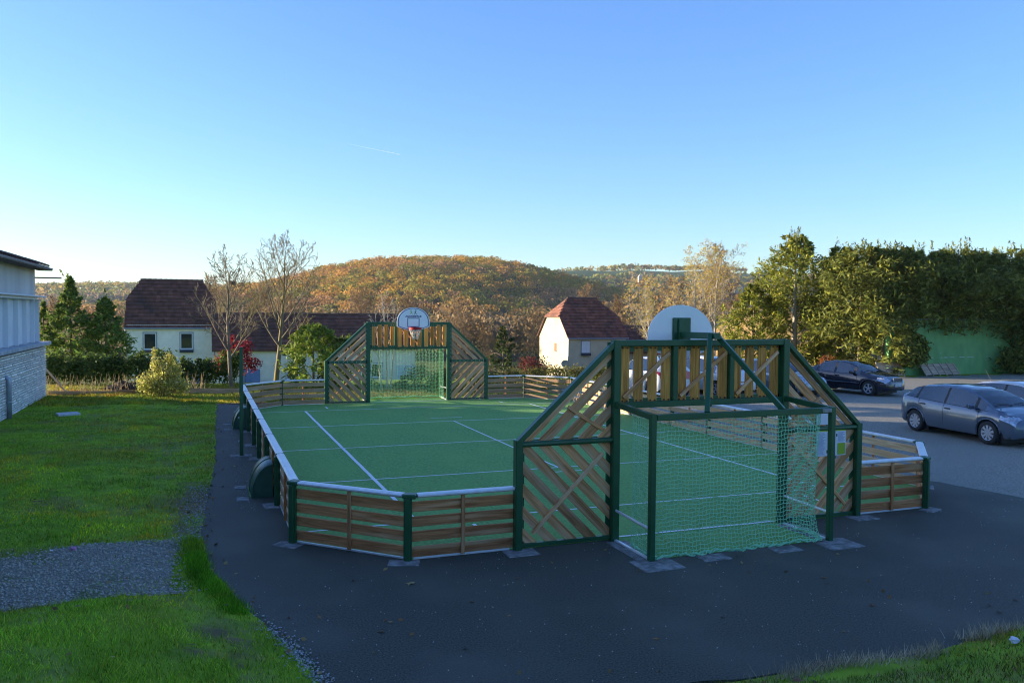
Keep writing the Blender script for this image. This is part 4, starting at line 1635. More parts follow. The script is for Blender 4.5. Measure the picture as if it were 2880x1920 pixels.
def skeleton(rg, start, height, spec):
    """branching skeleton. spec: list of levels (count, length ratio, angle range deg, start fraction, curl, gravity)
    returns list of (points, radii, level)"""
    out = []

    def grow(p, d, length, r, lev, nseg):
        pts, rad = [p.copy()], [r]
        cur, dd = p.copy(), d.copy()
        sp = spec[lev]
        for i in range(nseg):
            dd = dd + Vector((rg.uniform(-1, 1), rg.uniform(-1, 1), rg.uniform(-1, 1))) * sp['curl'] + Vector((0, 0, sp['lift'])) * (1.0 / nseg)
            dd.normalize()
            cur = cur + dd * (length / nseg)
            pts.append(cur.copy())
            rad.append(max(sp.get('rmin', 0.003), r * (1 - (i + 1) / nseg * sp.get('taper', 0.75))))
        out.append((pts, rad, lev))
        if lev + 1 < len(spec):
            nx = spec[lev + 1]
            cnt = nx['n'] if not isinstance(nx['n'], tuple) else rg.randint(*nx['n'])
            for k in range(cnt):
                f = nx['f0'] + (1 - nx['f0']) * (k + rg.random() * 0.9) / cnt
                f = min(f, 0.985)
                i = min(int(f * nseg), nseg - 1)
                t = f * nseg - i
                q = pts[i].lerp(pts[i + 1], t)
                ax = (pts[i + 1] - pts[i]).normalized()
                a = R(rg.uniform(*nx['ang']))
                az = k * 2.4 + rg.uniform(-.6, .6)
                o = ax.orthogonal().normalized()
                o = Matrix.Rotation(az, 3, ax) @ o
                nd = (ax * math.cos(a) + o * math.sin(a)).normalized()
                ln = length * nx['len'] * (1 - nx.get('shrink', 0.5) * (f - nx['f0']) / (1 - nx['f0'] + 1e-6)) * rg.uniform(0.75, 1.2)
                rr = max(nx.get('rmin', 0.003), (rad[i] * (1 - t) + rad[i + 1] * t) * nx.get('rr', 0.6))
                grow(q, nd, ln, rr, lev + 1, nx['seg'])
    grow(Vector(start), Vector((spec[0].get('lx', 0), spec[0].get('ly', 0), 1)).normalized(), height, spec[0]['r'], 0, spec[0]['seg'])
    return out


def bare_tree(name, label, loc, height, spec, m, seed, group=None, leaves=None, cat='tree'):
    rg = random.Random(seed)
    t = thing(name, label, cat, loc, 0, group)
    sk = skeleton(rg, (0, 0, -0.1), height, spec)
    mt, ml, mw = MB(), MB(), MB()
    ends = []
    for pts, rad, lev in sk:
        (mt if lev == 0 else ml if lev <= 1 else mw).tube(pts, rad, 8 if lev == 0 else 5 if lev == 1 else 3, cap=False)
        if lev >= len(spec) - 2:
            ends += pts[1:]
    mt.build('trunk', m, t, smooth=True)
    ml.build('limbs', m, t, smooth=True)
    mw.build('twigs', m, t, kind='stuff')
    if leaves:
        n, size, base, alt = leaves
        r2 = np_rng(seed)
        E = np.array([tuple(p) for p in ends])
        k = r2.integers(0, len(E), n)
        P = E[k] + r2.normal(size=(n, 3)) * 0.12
        V, F = quads_at(P, r2.normal(size=(n, 3)) + [0, 0, .3], size * (0.6 + 0.8 * r2.random(n)), 1.5, r2)
        link('leaves', np_mesh('leaves', V, F, m_leaf, tints(base, n, r2, 0.25, alt, 0.35)), t)['kind'] = 'stuff'
    return t, sk


def bare_spec(r, n1=15, n2=9, n3=6, n4=4, f0=0.28, lift=0.12, l1=0.55, a1=(30, 55), lx=0.0, ly=0.0, rmin=0.0045):
    return [dict(r=r, seg=14, curl=0.05, lift=0.1, taper=0.85, lx=lx, ly=ly, rmin=rmin * 2),
            dict(n=n1, len=l1, ang=a1, f0=f0, curl=0.10, lift=lift * 3, seg=7, rr=0.55, shrink=0.62, taper=0.75, rmin=rmin * 1.4),
            dict(n=n2, len=0.42, ang=(28, 60), f0=0.2, curl=0.14, lift=lift * 2.5, seg=5, rr=0.55, shrink=0.5, rmin=rmin * 1.1),
            dict(n=n3, len=0.42, ang=(25, 60), f0=0.25, curl=0.18, lift=lift * 2, seg=3, rr=0.6, shrink=0.4, rmin=rmin),
            dict(n=n4, len=0.5, ang=(25, 55), f0=0.3, curl=0.2, lift=0.1, seg=2, rr=0.7, shrink=0.3, rmin=rmin * 0.85)]


# two bare trees beyond the far left corner
bt, sk1 = bare_tree('bare_tree', 'leaning bare tree with a bird nest, left of the two', (-6.15, 26.9, 0.0), 5.2, bare_spec(0.10, 17, 9, 5, 2, 0.26, lift=0.17, lx=-0.10, rmin=0.0078), m_bark_grey, 41)
mb = MB()
rr = random.Random(4)
for k in range(90):
    a, e = rr.uniform(0, 2 * PI), rr.uniform(-0.6, 0.6)
    p = Vector((math.cos(a) * 0.13, math.sin(a) * 0.13, e * 0.12))
    q = Vector((math.cos(a + 1.1) * 0.14, math.sin(a + 1.1) * 0.14, e * 0.1 + rr.uniform(-.06, .06)))
    mb.tube([p, (p + q) / 2 * 1.1, q], 0.008, 3)
cand = sorted((pts[3] for pts, rad, lev in sk1 if lev == 1), key=lambda p: p.z)
top = cand[int(len(cand) * 0.8)]
nest = mb.build('bird_nest', m_bark_brown, None)
nest.location = Vector((-6.15, 26.9, 0)) + top
tag(nest, 'small dark bird nest in the left bare tree', 'nest')
bare_tree('bare_tree', 'taller straight bare tree behind the far left fence', (-4.0, 30.4, -0.15), 6.3, bare_spec(0.135, 17, 9, 5, 2, 0.22, lift=0.17, l1=0.58, lx=0.03, rmin=0.0085), m_bark_grey, 77)
# young tree with several stems behind the far goal
for k, (dx, lean, h) in enumerate(((0, -0.16, 3.6), (0.22, 0.03, 4.2), (0.36, 0.14, 3.7))):
    bare_tree('young_tree', ('left', 'middle', 'right')[k] + ' pale stem of the young bare tree behind the far net', (0.02 + dx, 24.6 + 0.1 * k, -0.02), h,
              bare_spec(0.048, 8, 5, 3, 0, 0.30, l1=0.36, a1=(22, 42), lx=lean, rmin=0.0055)[:4], m_bark_pale, 140 + k, 'stems of the young tree behind the far goal')

# golden tree behind the near backboard
for k, (x, y, h, lx, sd) in enumerate(((27.4, 41.6, 8.6, -0.06, 5), (29.6, 42.6, 9.3, 0.05, 6), (24.6, 43.0, 6.8, -0.16, 8))):
    bare_tree('golden_tree', ('golden autumn tree behind the near backboard, the middle one', 'tallest golden autumn tree, nearest the conifers', 'lowest golden autumn tree, nearest the cream house')[k],
              (x, y, gz(x, y)), h, bare_spec(0.13, 13, 8, 6, 3, 0.22, l1=0.5, a1=(24, 46), lx=lx, rmin=0.0075), m_bark_pale, 200 + sd, 'golden trees beyond the car park',
              leaves=(3200 if k < 2 else 1900, 0.085, (0.58, 0.42, 0.03), [(0.66, 0.52, 0.05), (0.46, 0.36, 0.05), (0.56, 0.34, 0.04)]))


# conifers ------------------------------------------------------------
def conifer(name, label, loc, h, rad, seed, n, base, alt, z0=0.0, trunk=0.12, spray=0.36, group=None, prof=None, skew=(0, 0), tips=14, m_trunk=None, limbs=0, clear=None):
    """cypress-like tree: thousands of flat sprays pointing outwards and up, ragged leading shoots"""
    rg = np_rng(seed)
    t = thing(name, label, 'tree', loc, 0, group)
    prof = prof or (lambda f: (1 - f) ** 0.55 * min(1.0, 0.35 + f * 4))
    nb = max(60, n // 42)
    # boughs: clumps of sprays
    f = rg.random(nb) ** 0.9
    a = rg.random(nb) * 2 * PI
    pr = np.array([prof(x) for x in f])
    lob = 1 + 0.16 * np.sin(a * 3 + f * 9 + seed) + 0.12 * rg.normal(size=nb)
    rr_ = rad * pr * lob * (0.55 + 0.5 * np.sqrt(rg.random(nb)))
    B = np.stack([np.cos(a) * rr_ + skew[0] * f, np.sin(a) * rr_ + skew[1] * f, z0 + (h - z0) * f], 1)
    D = np.stack([np.cos(a), np.sin(a), 0.35 + 0.9 * f], 1)
    D /= np.linalg.norm(D, axis=1, keepdims=True)
    k = rg.integers(0, nb, n)
    s = rg.random(n)
    lp = np.clip(pr[k], 0.18, 1.0)[:, None]
    P = B[k] + D[k] * (s[:, None] - 0.5) * rad * 0.46 * lp + rg.normal(size=(n, 3)) * rad * 0.08 * lp
    P[:, 2] -= 0.10 * rad * lp[:, 0] * (s - 0.3) ** 2 * 2
    U = D[k] * 0.8 + rg.normal(size=(n, 3)) * 0.45 - np.array([0, 0, 0.25])
    N = D[k] * 0.35 + rg.normal(size=(n, 3)) * 0.6 + np.array([0, 0, 0.45])
    tone = (0.75 + 0.5 * rg.random(nb))[k]
    C = tints(base, n, rg, 0.22, alt, 0.35) * tone[:, None]
    size = spray * (0.3 + 1.5 * rg.random(n) ** 1.6)
    # ragged shoots at the top
    tp, tu = [], []
    for j in range(tips * 2):
        ft = rg.uniform(0.66, 1.0)
        at = rg.random() * 2 * PI
        r0 = rad * prof(ft) * rg.random()
        b0 = np.array([math.cos(at) * r0 + skew[0] * ft, math.sin(at) * r0 + skew[1] * ft, z0 + (h - z0) * (ft - 0.03)])
        ln = rg.uniform(0.35, 1.0) * min(1.25, h * 0.15)
        lean = rg.normal(size=3) * 0.16
        for q in range(22):
            u = q / 21
            tp.append(b0 + np.array([lean[0] * u, lean[1] * u, ln * u]) + rg.normal(size=3) * np.array([1, 1, .4]) * 0.13 * (1 - u) ** 0.8)
            tu.append(rg.normal(size=3) * 0.6 + np.array([0, 0, 0.9]))
    if tp:
        P = np.concatenate([P, np.array(tp)])
        U = np.concatenate([U, np.array(tu)])
        N = np.concatenate([N, rg.normal(size=(len(tp), 3))])
        size = np.concatenate([size, spray * 0.75 * (0.5 + rg.random(len(tp)))])
        C = np.concatenate([C, tints(base, len(tp), rg, 0.2, alt, 0.5)])
    if clear is not None:
        keep = clear(P)
        P, U, N, size, C = P[keep], U[keep], N[keep], size[keep], C[keep]
    V, F = quads_at(P, N, size, 3.4, rg, U)
    cr = link('crown', np_mesh('crown', V, F, m_conif, C), t)
    mb = MB()
    mb.tube([(0, 0, -0.2), (0.04, 0.02, h * 0.3), (skew[0] * 0.6, skew[1] * 0.6, h * 0.7), (skew[0], skew[1], h * 0.98)], [trunk, trunk * 0.8, trunk * 0.4, 0.02], 8)
    tr = mb.build('trunk', m_trunk or m_bark_brown, t, smooth=True)
    if limbs:
        r3 = random.Random(seed)
        mb = MB()
        for j in range(limbs):
            z = h * r3.uniform(0.06, 0.5)
            aa = r3.uniform(0, 2 * PI)
            ln = r3.uniform(0.5, 0.95) * rad
            pts = [(0.0, 0.0, z)]
            for q in range(1, 5):
                u = q / 4
                pts.append((math.cos(aa) * ln * u, math.sin(aa) * ln * u, z + 0.35 * ln * math.sin(u * 2.2) - 0.2 * u + r3.uniform(-.06, .06)))
            mb.tube(pts, [0.045, 0.04, 0.032, 0.024, 0.012], 5)
        mb.build('limbs', m_trunk or m_bark_brown, tr, smooth=True)
    return t


G1, G1A = (0.20, 0.22, 0.026), [(0.31, 0.29, 0.036), (0.13, 0.155, 0.026), (0.26, 0.235, 0.03)]
G2, G2A = (0.145, 0.165, 0.028), [(0.21, 0.215, 0.032), (0.09, 0.11, 0.024), (0.26, 0.25, 0.034)]
thuja_prof = lambda f: (0.72 + 0.5 * f if f < 0.35 else 0.90) * (1 - max(0, f - 0.55) / 0.45 * 0.82) * (1 if f > 0.02 else 0.6)
conifer('cypress_tree', 'sunlit cypress with bare pale trunk, left end of the tall conifers', (27.2, 30.6, 0.0), 8.3, 2.55, 11, 19000, G1, G1A, 0.25, 0.20, 0.25, 'tall conifers beyond the car park',
        prof=lambda f: (0.95 if f < 0.6 else 0.95 - (f - 0.6) * 1.5) * (0.8 + 0.2 * math.sin(f * 11)), tips=34, m_trunk=m_bark_pale, limbs=16,
        clear=lambda P: ~((np.abs(P[:, 0] * 0.77 - P[:, 1] * 0.64 + 0.1) < 0.55) & (P[:, 0] * 0.64 + P[:, 1] * 0.77 < 0.15) & (P[:, 2] < 3.9)))
conifer('cypress_tree', 'bushy sunlit cypress behind the black car', (29.8, 29.6, 0.0), 7.6, 2.2, 12, 15000, G1, G1A, 0.1, 0.16, 0.25, 'tall conifers beyond the car park', prof=thuja_prof, tips=22, limbs=6)
conifer('cypress_tree', 'low left-hand cypress beside the golden trees, reaching the ground', (24.9, 31.6, 0.0), 5.3, 1.9, 13, 9000, G1, G1A, 0.1, 0.12, 0.25, 'tall conifers beyond the car park', prof=thuja_prof, tips=12, limbs=5)
hedge = [(28.9, 26.9, 7.3, 2.2), (31.0, 26.4, 7.3, 2.2), (33.2, 26.1, 7.1, 2.2), (35.4, 25.9, 7.4, 2.25), (37.5, 25.8, 7.1, 2.2), (39.5, 25.6, 7.5, 2.3), (41.6, 25.4, 7.3, 2.3)]
names = ['leftmost', 'second', 'third', 'fourth', 'fifth', 'sixth', 'rightmost']
for k, (x, y, h, r) in enumerate(hedge):
    low = (2.2, 2.8, 2.6, 2.9, 2.55, 0.2, 0.2)[k]
    conifer('hedge_conifer', names[k] + ' dark conifer of the tall hedge over the green wall', (x, y, 0.0), h, r * 1.12, 30 + k, 16000, G2, G2A, low, 0.14, 0.26,
            'tall conifers beyond the car park', prof=lambda f: (0.98 if f < 0.62 else 0.98 - (f - 0.62) * 1.75), tips=20, limbs=0)
conifer('hedge_conifer', 'dark conifer growing down to the ground at the right end of the green wall', (39.2, 24.0, 0.0), 6.6, 2.2, 47, 16000, G2, G2A, 0.05, 0.14, 0.26, 'tall conifers beyond the car park', prof=thuja_prof, tips=14)
foliage('low_spray', conifer('hedge_conifer', 'low dark conifer bough hanging at the left end of the green wall', (28.75, 25.0, 0.0), 5.4, 1.7, 48, 10000, G2, G2A, 0.2, 0.1, 0.25,
        'tall conifers beyond the car park', prof=thuja_prof, tips=6), [(0.9, -1.2, 1.5, 1.2, 0.6, 1.0)], 1800, 0.30, G2, 5, m_conif, G2A, 0.35, asp=2.8)

# dark spruces on the left
sp_prof = lambda f: (1 - f) ** 0.85 * (0.85 + 0.2 * math.sin(f * 34))
S1, S1A = (0.13, 0.20, 0.034), [(0.20, 0.26, 0.04), (0.09, 0.145, 0.03), (0.26, 0.28, 0.04)]
conifer('spruce_tree', 'tall pointed dark spruce left of the white house', (-14.9, 45.4, -0.7), 6.0, 2.2, 61, 12000, S1, S1A, 0.2, 0.1, 0.24, 'dark spruces beside the white house', prof=sp_prof, tips=3)
conifer('spruce_tree', 'broad dark spruce with sweeping boughs, nearest the white house', (-12.9, 44.6, -0.7), 4.8, 2.3, 62, 12000, S1, S1A, 0.1, 0.1, 0.25, 'dark spruces beside the white house', prof=lambda f: (1 - f) ** 0.8 * (0.85 + 0.2 * math.sin(f * 30)), tips=5)
conifer('spruce_tree', 'lower spruce on the left of the pointed one', (-16.4, 45.8, -0.7), 4.5, 1.2, 63, 5000, S1, S1A, 0.1, 0.1, 0.22, 'dark spruces beside the white house', prof=sp_prof, tips=3)
# bright round cypress beside the bare trees, small pine by the cream house
conifer('round_cypress', 'bright green rounded cypress behind the far left fence', (-2.75, 26.3, 0.0), 2.75, 1.15, 64, 5200, (0.20, 0.27, 0.03), [(0.28, 0.33, 0.04), (0.14, 0.20, 0.03)], 0.05, 0.06, 0.20,
        None, prof=lambda f: math.sqrt(max(0.0, 1 - (f - 0.32) ** 2 / 0.5)), tips=10)
conifer('round_cypress', 'darker green cypress bush left against the far goal front', (-1.2, 27.0, 0.0), 2.2, 1.05, 65, 3600, (0.10, 0.15, 0.028), [(0.15, 0.19, 0.03), (0.07, 0.11, 0.024)], 0.05, 0.06, 0.20,
        None, prof=lambda f: math.sqrt(max(0.0, 1 - (f - 0.32) ** 2 / 0.5)), tips=8)
conifer('small_pine', 'small green pine between the far goal and the cream house', (13.2, 45.2, gz(13.2, 45.2)), 4.3, 1.15, 66, 3600, (0.060, 0.085, 0.022), [(0.10, 0.12, 0.03), (0.035, 0.05, 0.02)], 0.9, 0.09, 0.22,
        None, prof=lambda f: (1 - f) ** 0.6 * (0.9 + 0.2 * math.sin(f * 20)), tips=3, limbs=8)


# broadleaf shrubs ------------------------------------------------------
def shrub(name, label, loc, ells, n, size, base, alt, seed, group=None, stems=5, share=0.35, cat='bush', mleaf=None, asp=1.7):
    t = thing(name, label, cat, loc, 0, group)
    foliage('foliage', t, ells, n, size, base, seed, mleaf or m_leaf, alt, share, asp=asp, shell=0.35, bias=0.45)
    mb = MB()
    rg = random.Random(seed)
    for k in range(stems):
        e = rg.choice(ells)
        p = Vector((e[0] + rg.uniform(-.6, .6) * e[3], e[1] + rg.uniform(-.6, .6) * e[4], e[2] + rg.uniform(-.1, .8) * e[5]))
        b = Vector((e[0] * 0.5 + rg.uniform(-.1, .1), e[1] * 0.5, -0.1))
        mb.tube([b, b.lerp(p, 0.5) + Vector((rg.uniform(-.1, .1), rg.uniform(-.1, .1), 0.1)), p], [0.022, 0.016, 0.007], 4)
    mb.build('stems', m_bark_brown, t, kind='stuff')
    return t


YB = (0.42, 0.42, 0.10)
shrub('yellow_shrub', 'pale yellow-green variegated shrub in the sun before the white house', (-8.85, 23.5, 0.05),
      [(0, 0, 0.55, 0.80, 0.6, 0.60), (0.35, 0, 0.95, 0.5, 0.45, 0.5), (-0.45, 0, 0.45, 0.55, 0.5, 0.45), (-0.15, 0, 1.25, 0.28, 0.25, 0.35), (0.3, 0, 1.45, 0.25, 0.2, 0.32), (-0.25, 0, 1.7, 0.14, 0.12, 0.25), (0.75, 0, 0.4, 0.4, 0.4, 0.35)],
      5200, 0.085, YB, [(0.62, 0.58, 0.26), (0.24, 0.28, 0.05), (0.50, 0.42, 0.12)], 71, stems=12)
lr = random.Random(72)
for k in range(10):
    x = -14.6 + k * 0.93
    y = 30.6 - 0.12 * k + lr.uniform(-.3, .3)
    w = lr.uniform(0.62, 0.85)
    h = lr.uniform(0.75, 1.05)
    shrub('laurel_bush', ORD[k] + ' dark green bush from the left in the low hedge before the white house', (x, y, gz(x, y) - 0.02),
          [(0, 0, h * 0.75, w, w, h * 0.8), (lr.uniform(-.3, .3), 0, h * 1.15, w * 0.6, w * 0.6, h * 0.5), (lr.uniform(-.4, .4), 0, h * 1.4, 0.15, 0.15, 0.3)],
          1500, 0.13, (0.09, 0.14, 0.026), [(0.14, 0.18, 0.03), (0.065, 0.10, 0.022)], 720 + k, 'low hedge before the white house')
shrub('red_maple', 'small crimson-leaved tree beside the white house', (-5.6, 37.6, gz(-5.6, 37.6)), [(0, 0, 1.5, 1.0, 0.9, 0.95), (0.5, 0, 2.1, 0.5, 0.5, 0.6), (-0.7, 0, 1.3, 0.6, 0.6, 0.7), (-0.2, 0, 2.4, 0.3, 0.3, 0.5), (0.9, 0, 1.2, 0.6, 0.5, 0.5)],
      3200, 0.12, (0.26, 0.020, 0.028), [(0.36, 0.045, 0.045), (0.15, 0.014, 0.022)], 73, stems=10, cat='tree')
shrub('olive_bush', 'grey-green bush behind the spruces at the far left', (-17.4, 42.0, gz(-17.4, 42)), [(0, 0, 1.3, 1.5, 1.2, 1.2), (1.2, 0, 1.0, 1.0, 1.0, 1.0), (0.4, 0, 2.0, .8, .8, .7)], 2600, 0.13,
      (0.12, 0.115, 0.03), [(0.20, 0.17, 0.05), (0.07, 0.075, 0.02)], 74, stems=8)
for k, (x, y, w, h, base) in enumerate(((1.7, 25.2, 0.75, 0.55, (0.16, 0.15, 0.05)), (3.0, 25.0, 0.85, 0.5, (0.20, 0.17, 0.06)), (2.4, 24.2, 0.6, 0.35, (0.13, 0.16, 0.04)), (0.75, 24.0, 0.35, 0.22, (0.12, 0.20, 0.03)))):
    shrub('goal_shrub', ('tallest', 'widest', 'flat', 'smallest bright green')[k] + ' shrub seen through the far goal net', (x, y, 0.0), [(0, 0, h, w, w * 0.7, h), (0.3 * w, 0, h * 1.5, w * 0.5, w * 0.4, h * 0.6)], 1300, 0.08, base,
          [(0.28, 0.22, 0.08), (0.10, 0.11, 0.03)], 740 + k, 'shrubs behind the far goal', stems=8)
for k in range(7):
    x = 4.4 + k * 1.25
    y = 23.8 + 0.35 * k
    shrub('golden_hedge', ORD[k] + ' yellow-green bush from the left in the hedge right of the far goal', (x, y, gz(x, y)), [(0, 0, 0.42, 0.85, 0.6, 0.5), (0.4, 0, 0.6, 0.5, 0.4, 0.35)], 1300, 0.085, (0.19, 0.18, 0.035),
          [(0.28, 0.23, 0.05), (0.11, 0.115, 0.03)], 760 + k, 'low hedge right of the far goal')
shrub('red_shrub', 'dark red shrub at the foot of the cream gable', (11.3, 35.4, gz(11.3, 35.4)), [(0, 0, 0.75, 0.75, 0.6, 0.65), (0.9, 0, 0.45, 0.55, 0.5, 0.4)], 1500, 0.10, (0.16, 0.032, 0.030), [(0.26, 0.06, 0.05), (0.08, 0.05, 0.03)], 780)
shrub('rust_shrub', 'rust-coloured shrub between the cypress trunk and the black car', (26.6, 27.0, -0.05), [(0, 0, 0.6, 0.7, 0.5, 0.6), (0.6, 0, 0.45, 0.5, 0.4, 0.4)], 1200, 0.10, (0.28, 0.085, 0.030), [(0.36, 0.16, 0.06), (0.16, 0.06, 0.03)], 781)
shrub('dark_thicket', 'dark thicket right beside the small pine', (15.6, 46.5, gz(15.6, 46.5)), [(0, 0, 1.5, 1.2, 1.0, 1.5), (1.1, 0, 1.2, 1.0, 0.9, 1.2)], 2200, 0.14, (0.040, 0.050, 0.020), [(0.06, 0.065, 0.022), (0.03, 0.032, 0.018)], 782, stems=10)
for k in range(4):
    x, y = 16.8 + 2.1 * k, 33.5 + 0.7 * k
    shrub('wall_shrub', ORD[k] + ' loose shrub from the left on the slope before the cream house', (x, y, gz(x, y)), [(0, 0, 0.5, 0.9, 0.7, 0.55), (0.6, 0, 0.35, 0.6, 0.5, 0.4)], 1100, 0.10, (0.15, 0.12, 0.04), [(0.24, 0.18, 0.07), (0.08, 0.085, 0.025)], 790 + k, 'shrubs on the slope before the cream house')
# dry stalks along the plot edge
mb = MB()
rg = random.Random(88)
for k in range(150):
    cx, cy = rg.choice(((-11.6, 24.6), (-10.6, 25.0), (-12.3, 25.2), (-9.9, 25.6), (-7.6, 25.6), (-12.9, 25.0)))
    x, y = cx + rg.gauss(0, 0.28), cy + rg.gauss(0, 0.25)
    h = rg.uniform(0.25, 0.85)
    p = Vector((x, y, 0.05))
    q = p + Vector((rg.gauss(0, .16), rg.gauss(0, .12), h))
    mb.tube([p, p.lerp(q, 0.6) + Vector((rg.gauss(0, .02), 0, 0)), q], [0.008, 0.007, 0.003], 3)
st = mb.build('dry_stalks', mat('straw', (0.30, 0.21, 0.10), (0.42, 0.32, 0.17), scale=4, rough=0.9), None)
tag(st, 'pale dry stalks along the edge of the sunlit lawn', 'stalks', kind='stuff')

# ------------------------------------------------------------------ woods on the hills
PAL = np.array([(0.36, 0.26, 0.035), (0.46, 0.27, 0.035), (0.28, 0.235, 0.04), (0.48, 0.25, 0.05), (0.23, 0.21, 0.038), (0.42, 0.235, 0.085), (0.38, 0.215, 0.10), (0.27, 0.18, 0.075), (0.15, 0.14, 0.04)])
PALB = np.array([(0.27, 0.19, 0.11), (0.30, 0.21, 0.12), (0.22, 0.165, 0.105), (0.31, 0.20, 0.09), (0.20, 0.165, 0.075)])


def wood_mass(name, label, xs, ys, rad, hh, per, pal, seed, size):
    """crowns of a distant wood: every crown a cloud of leaf-clump faces"""
    rg = np_rng(seed)
    n = len(xs)
    zs = ground_z(xs, ys)
    zone = vnoise(xs, ys, 75, seed) * 0.45 + vnoise(xs, ys, 28, seed + 1) * 0.2 + rg.normal(size=n) * 0.10 + 0.35 * (1 - sm(-8, 38, zs))
    k = np.clip((zone * 1.3 - 0.15) * len(pal), 0, len(pal) - 1).astype(int)
    base = pal[k] * (0.8 + 0.4 * rg.random((n, 1)))
    d = rg.normal(size=(n, per, 3))
    d /= np.linalg.norm(d, axis=2, keepdims=True)
    d[:, :, 2] = np.abs(d[:, :, 2]) * 1.05 - 0.18
    r = 0.68 + 0.4 * rg.random((n, per, 1))
    sc = np.stack([rad, rad, hh * 0.5], 1)[:, None, :]
    ctr = np.stack([xs, ys, zs + hh * 0.55], 1)[:, None, :]
    P = (ctr + d * sc * r).reshape(-1, 3)
    N = (d * 1.0 + rg.normal(size=d.shape) * 0.45).reshape(-1, 3)
    s = (rad[:, None] * size * (0.6 + 0.8 * rg.random((n, per)))).reshape(-1)
    V, F = quads_at(P, N, s, 1.25, rg)
    C = np.repeat(base, per, 0) * (0.9 + 0.2 * rg.random((n * per, 1)))
    o = link(name, np_mesh(name, V, F, m_leaf, C))
    tag(o, label, 'wood', kind='stuff')
    return o


def scatter(seed, cells, x0, x1, y0, y1, keep):
    rg = np_rng(seed)
    gx, gy = np.meshgrid(np.arange(x0, x1, cells), np.arange(y0, y1, cells))
    x = gx.ravel() + rg.uniform(-.45, .45, gx.size) * cells
    y = gy.ravel() + rg.uniform(-.45, .45, gx.size) * cells
    rx, ry = x - CAM.x, y - CAM.y
    dep = rx * c_f.x + ry * c_f.y
    lat = (rx * c_r.x + ry * c_r.y) / np.maximum(dep, 1)
    m = (dep > 0) & (np.abs(lat) < 0.75) & keep(x, y, dep, lat)
    return x[m], y[m], rg


x, y, rg = scatter(501, 10.0, -420, 620, 380, 1000, lambda x, y, d, l: (d > 430) & (d < 1020) & (l < 0.42) & ~in_far_field(x, y))
wood_mass('hill_wood', 'autumn oak wood covering the rounded hill', x, y, rg.uniform(4.6, 7.6, len(x)), rg.uniform(8, 12, len(x)), 110, PAL, 502, 0.20)
x, y, rg = scatter(503, 17.0, -900, 1500, 950, 2000, lambda x, y, d, l: (d > 1020) & (d < 1900) & ~in_far_field(x, y) & (vnoise(x, y, 90, 21) > 0.30))
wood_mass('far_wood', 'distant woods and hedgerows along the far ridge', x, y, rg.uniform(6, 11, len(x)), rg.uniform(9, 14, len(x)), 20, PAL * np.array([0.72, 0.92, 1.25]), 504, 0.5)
x, y, rg = scatter(505, 6.2, -160, 260, 95, 440, lambda x, y, d, l: (d > 108) & (d < 440) & (l > -0.40) & (l < 0.45) & (vnoise(x, y, 30, 8) > 0.22))
wood_mass('valley_wood', 'brown leafless wood in the valley below the hill', x, y, rg.uniform(2.4, 4.2, len(x)), rg.uniform(6, 9.5, len(x)), 150, PALB, 506, 0.19)
x, y, rg = scatter(507, 7.0, -300, -20, 150, 460, lambda x, y, d, l: (d > 240) & (l < -0.40) & (vnoise(x, y, 40, 9) > 0.45))
wood_mass('field_trees', 'scattered brown trees beyond the field at the far left', x, y, rg.uniform(2.2, 4.0, len(x)), rg.uniform(6, 10, len(x)), 120, PALB, 508, 0.2)
x, y, rg = scatter(509, 5.5, 20, 120, 60, 130, lambda x, y, d, l: (d > 84) & (l > 0.13) & (l < 0.36))
wood_mass('slope_wood', 'brown thicket behind the golden trees', x, y, rg.uniform(2.0, 3.2, len(x)), rg.uniform(5, 8, len(x)), 190, PALB * 1.1, 510, 0.15)

# near woodland trees one can tell apart: bare crowns behind the roofs
proto, _ = bare_tree('woodland_tree', 'bare brown tree rising behind the houses', (0, 0, -60), 8.5, bare_spec(0.15, 16, 9, 6, 3, 0.2, l1=0.5, a1=(22, 48), rmin=0.013), mat('woodland_bark', (0.17, 0.12, 0.075), (0.28, 0.20, 0.12), scale=3, rough=0.9, coords='World', vary=0.2), 301,
                     'bare trees rising behind the houses', leaves=(2600, 0.11, (0.30, 0.19, 0.09), [(0.34, 0.24, 0.09), (0.22, 0.15, 0.09)]))
spots = [(-15, 84, .8), (-8, 82, 1.0), (-1.5, 80, .95), (4, 79, 0.85), (9, 78, 1.0), (14, 76, .9), (17.5, 72, .75), (20, 80, .95), (33, 70, .95), (38, 74, 1.0), (43, 72, 1.05), (47, 66, .9), (35, 80, 1.0), (-22, 88, .9), (-18, 75, .7), (19.5, 66, .62), (29, 76, .8), (41, 60, .85), (2, 92, 1.1), (12, 90, 1.1), (-6, 94, 1.1)]
wt = []
for i, (x, y, s) in enumerate(spots):
    o = proto if i == 0 else copy_tree(proto)
    o.location = (x, y, gz(x, y) - 0.3)
    o.rotation_euler = (0, 0, i * 1.7)
    o.scale = (s, s, s * (0.85 + 0.1 * (i % 3)))
    wt.append(o)
wt.sort(key=lambda o: math.atan2(o.location.x - CAM.x, o.location.y - CAM.y))
for o, w_ in zip(wt, ORD + ['eleventh', 'twelfth', 'thirteenth', 'fourteenth', 'fifteenth', 'sixteenth', 'seventeenth', 'eighteenth', 'nineteenth', 'twentieth', 'twenty-first']):
    o['label'] = w_ + ' bare brown tree from the left rising behind the houses'

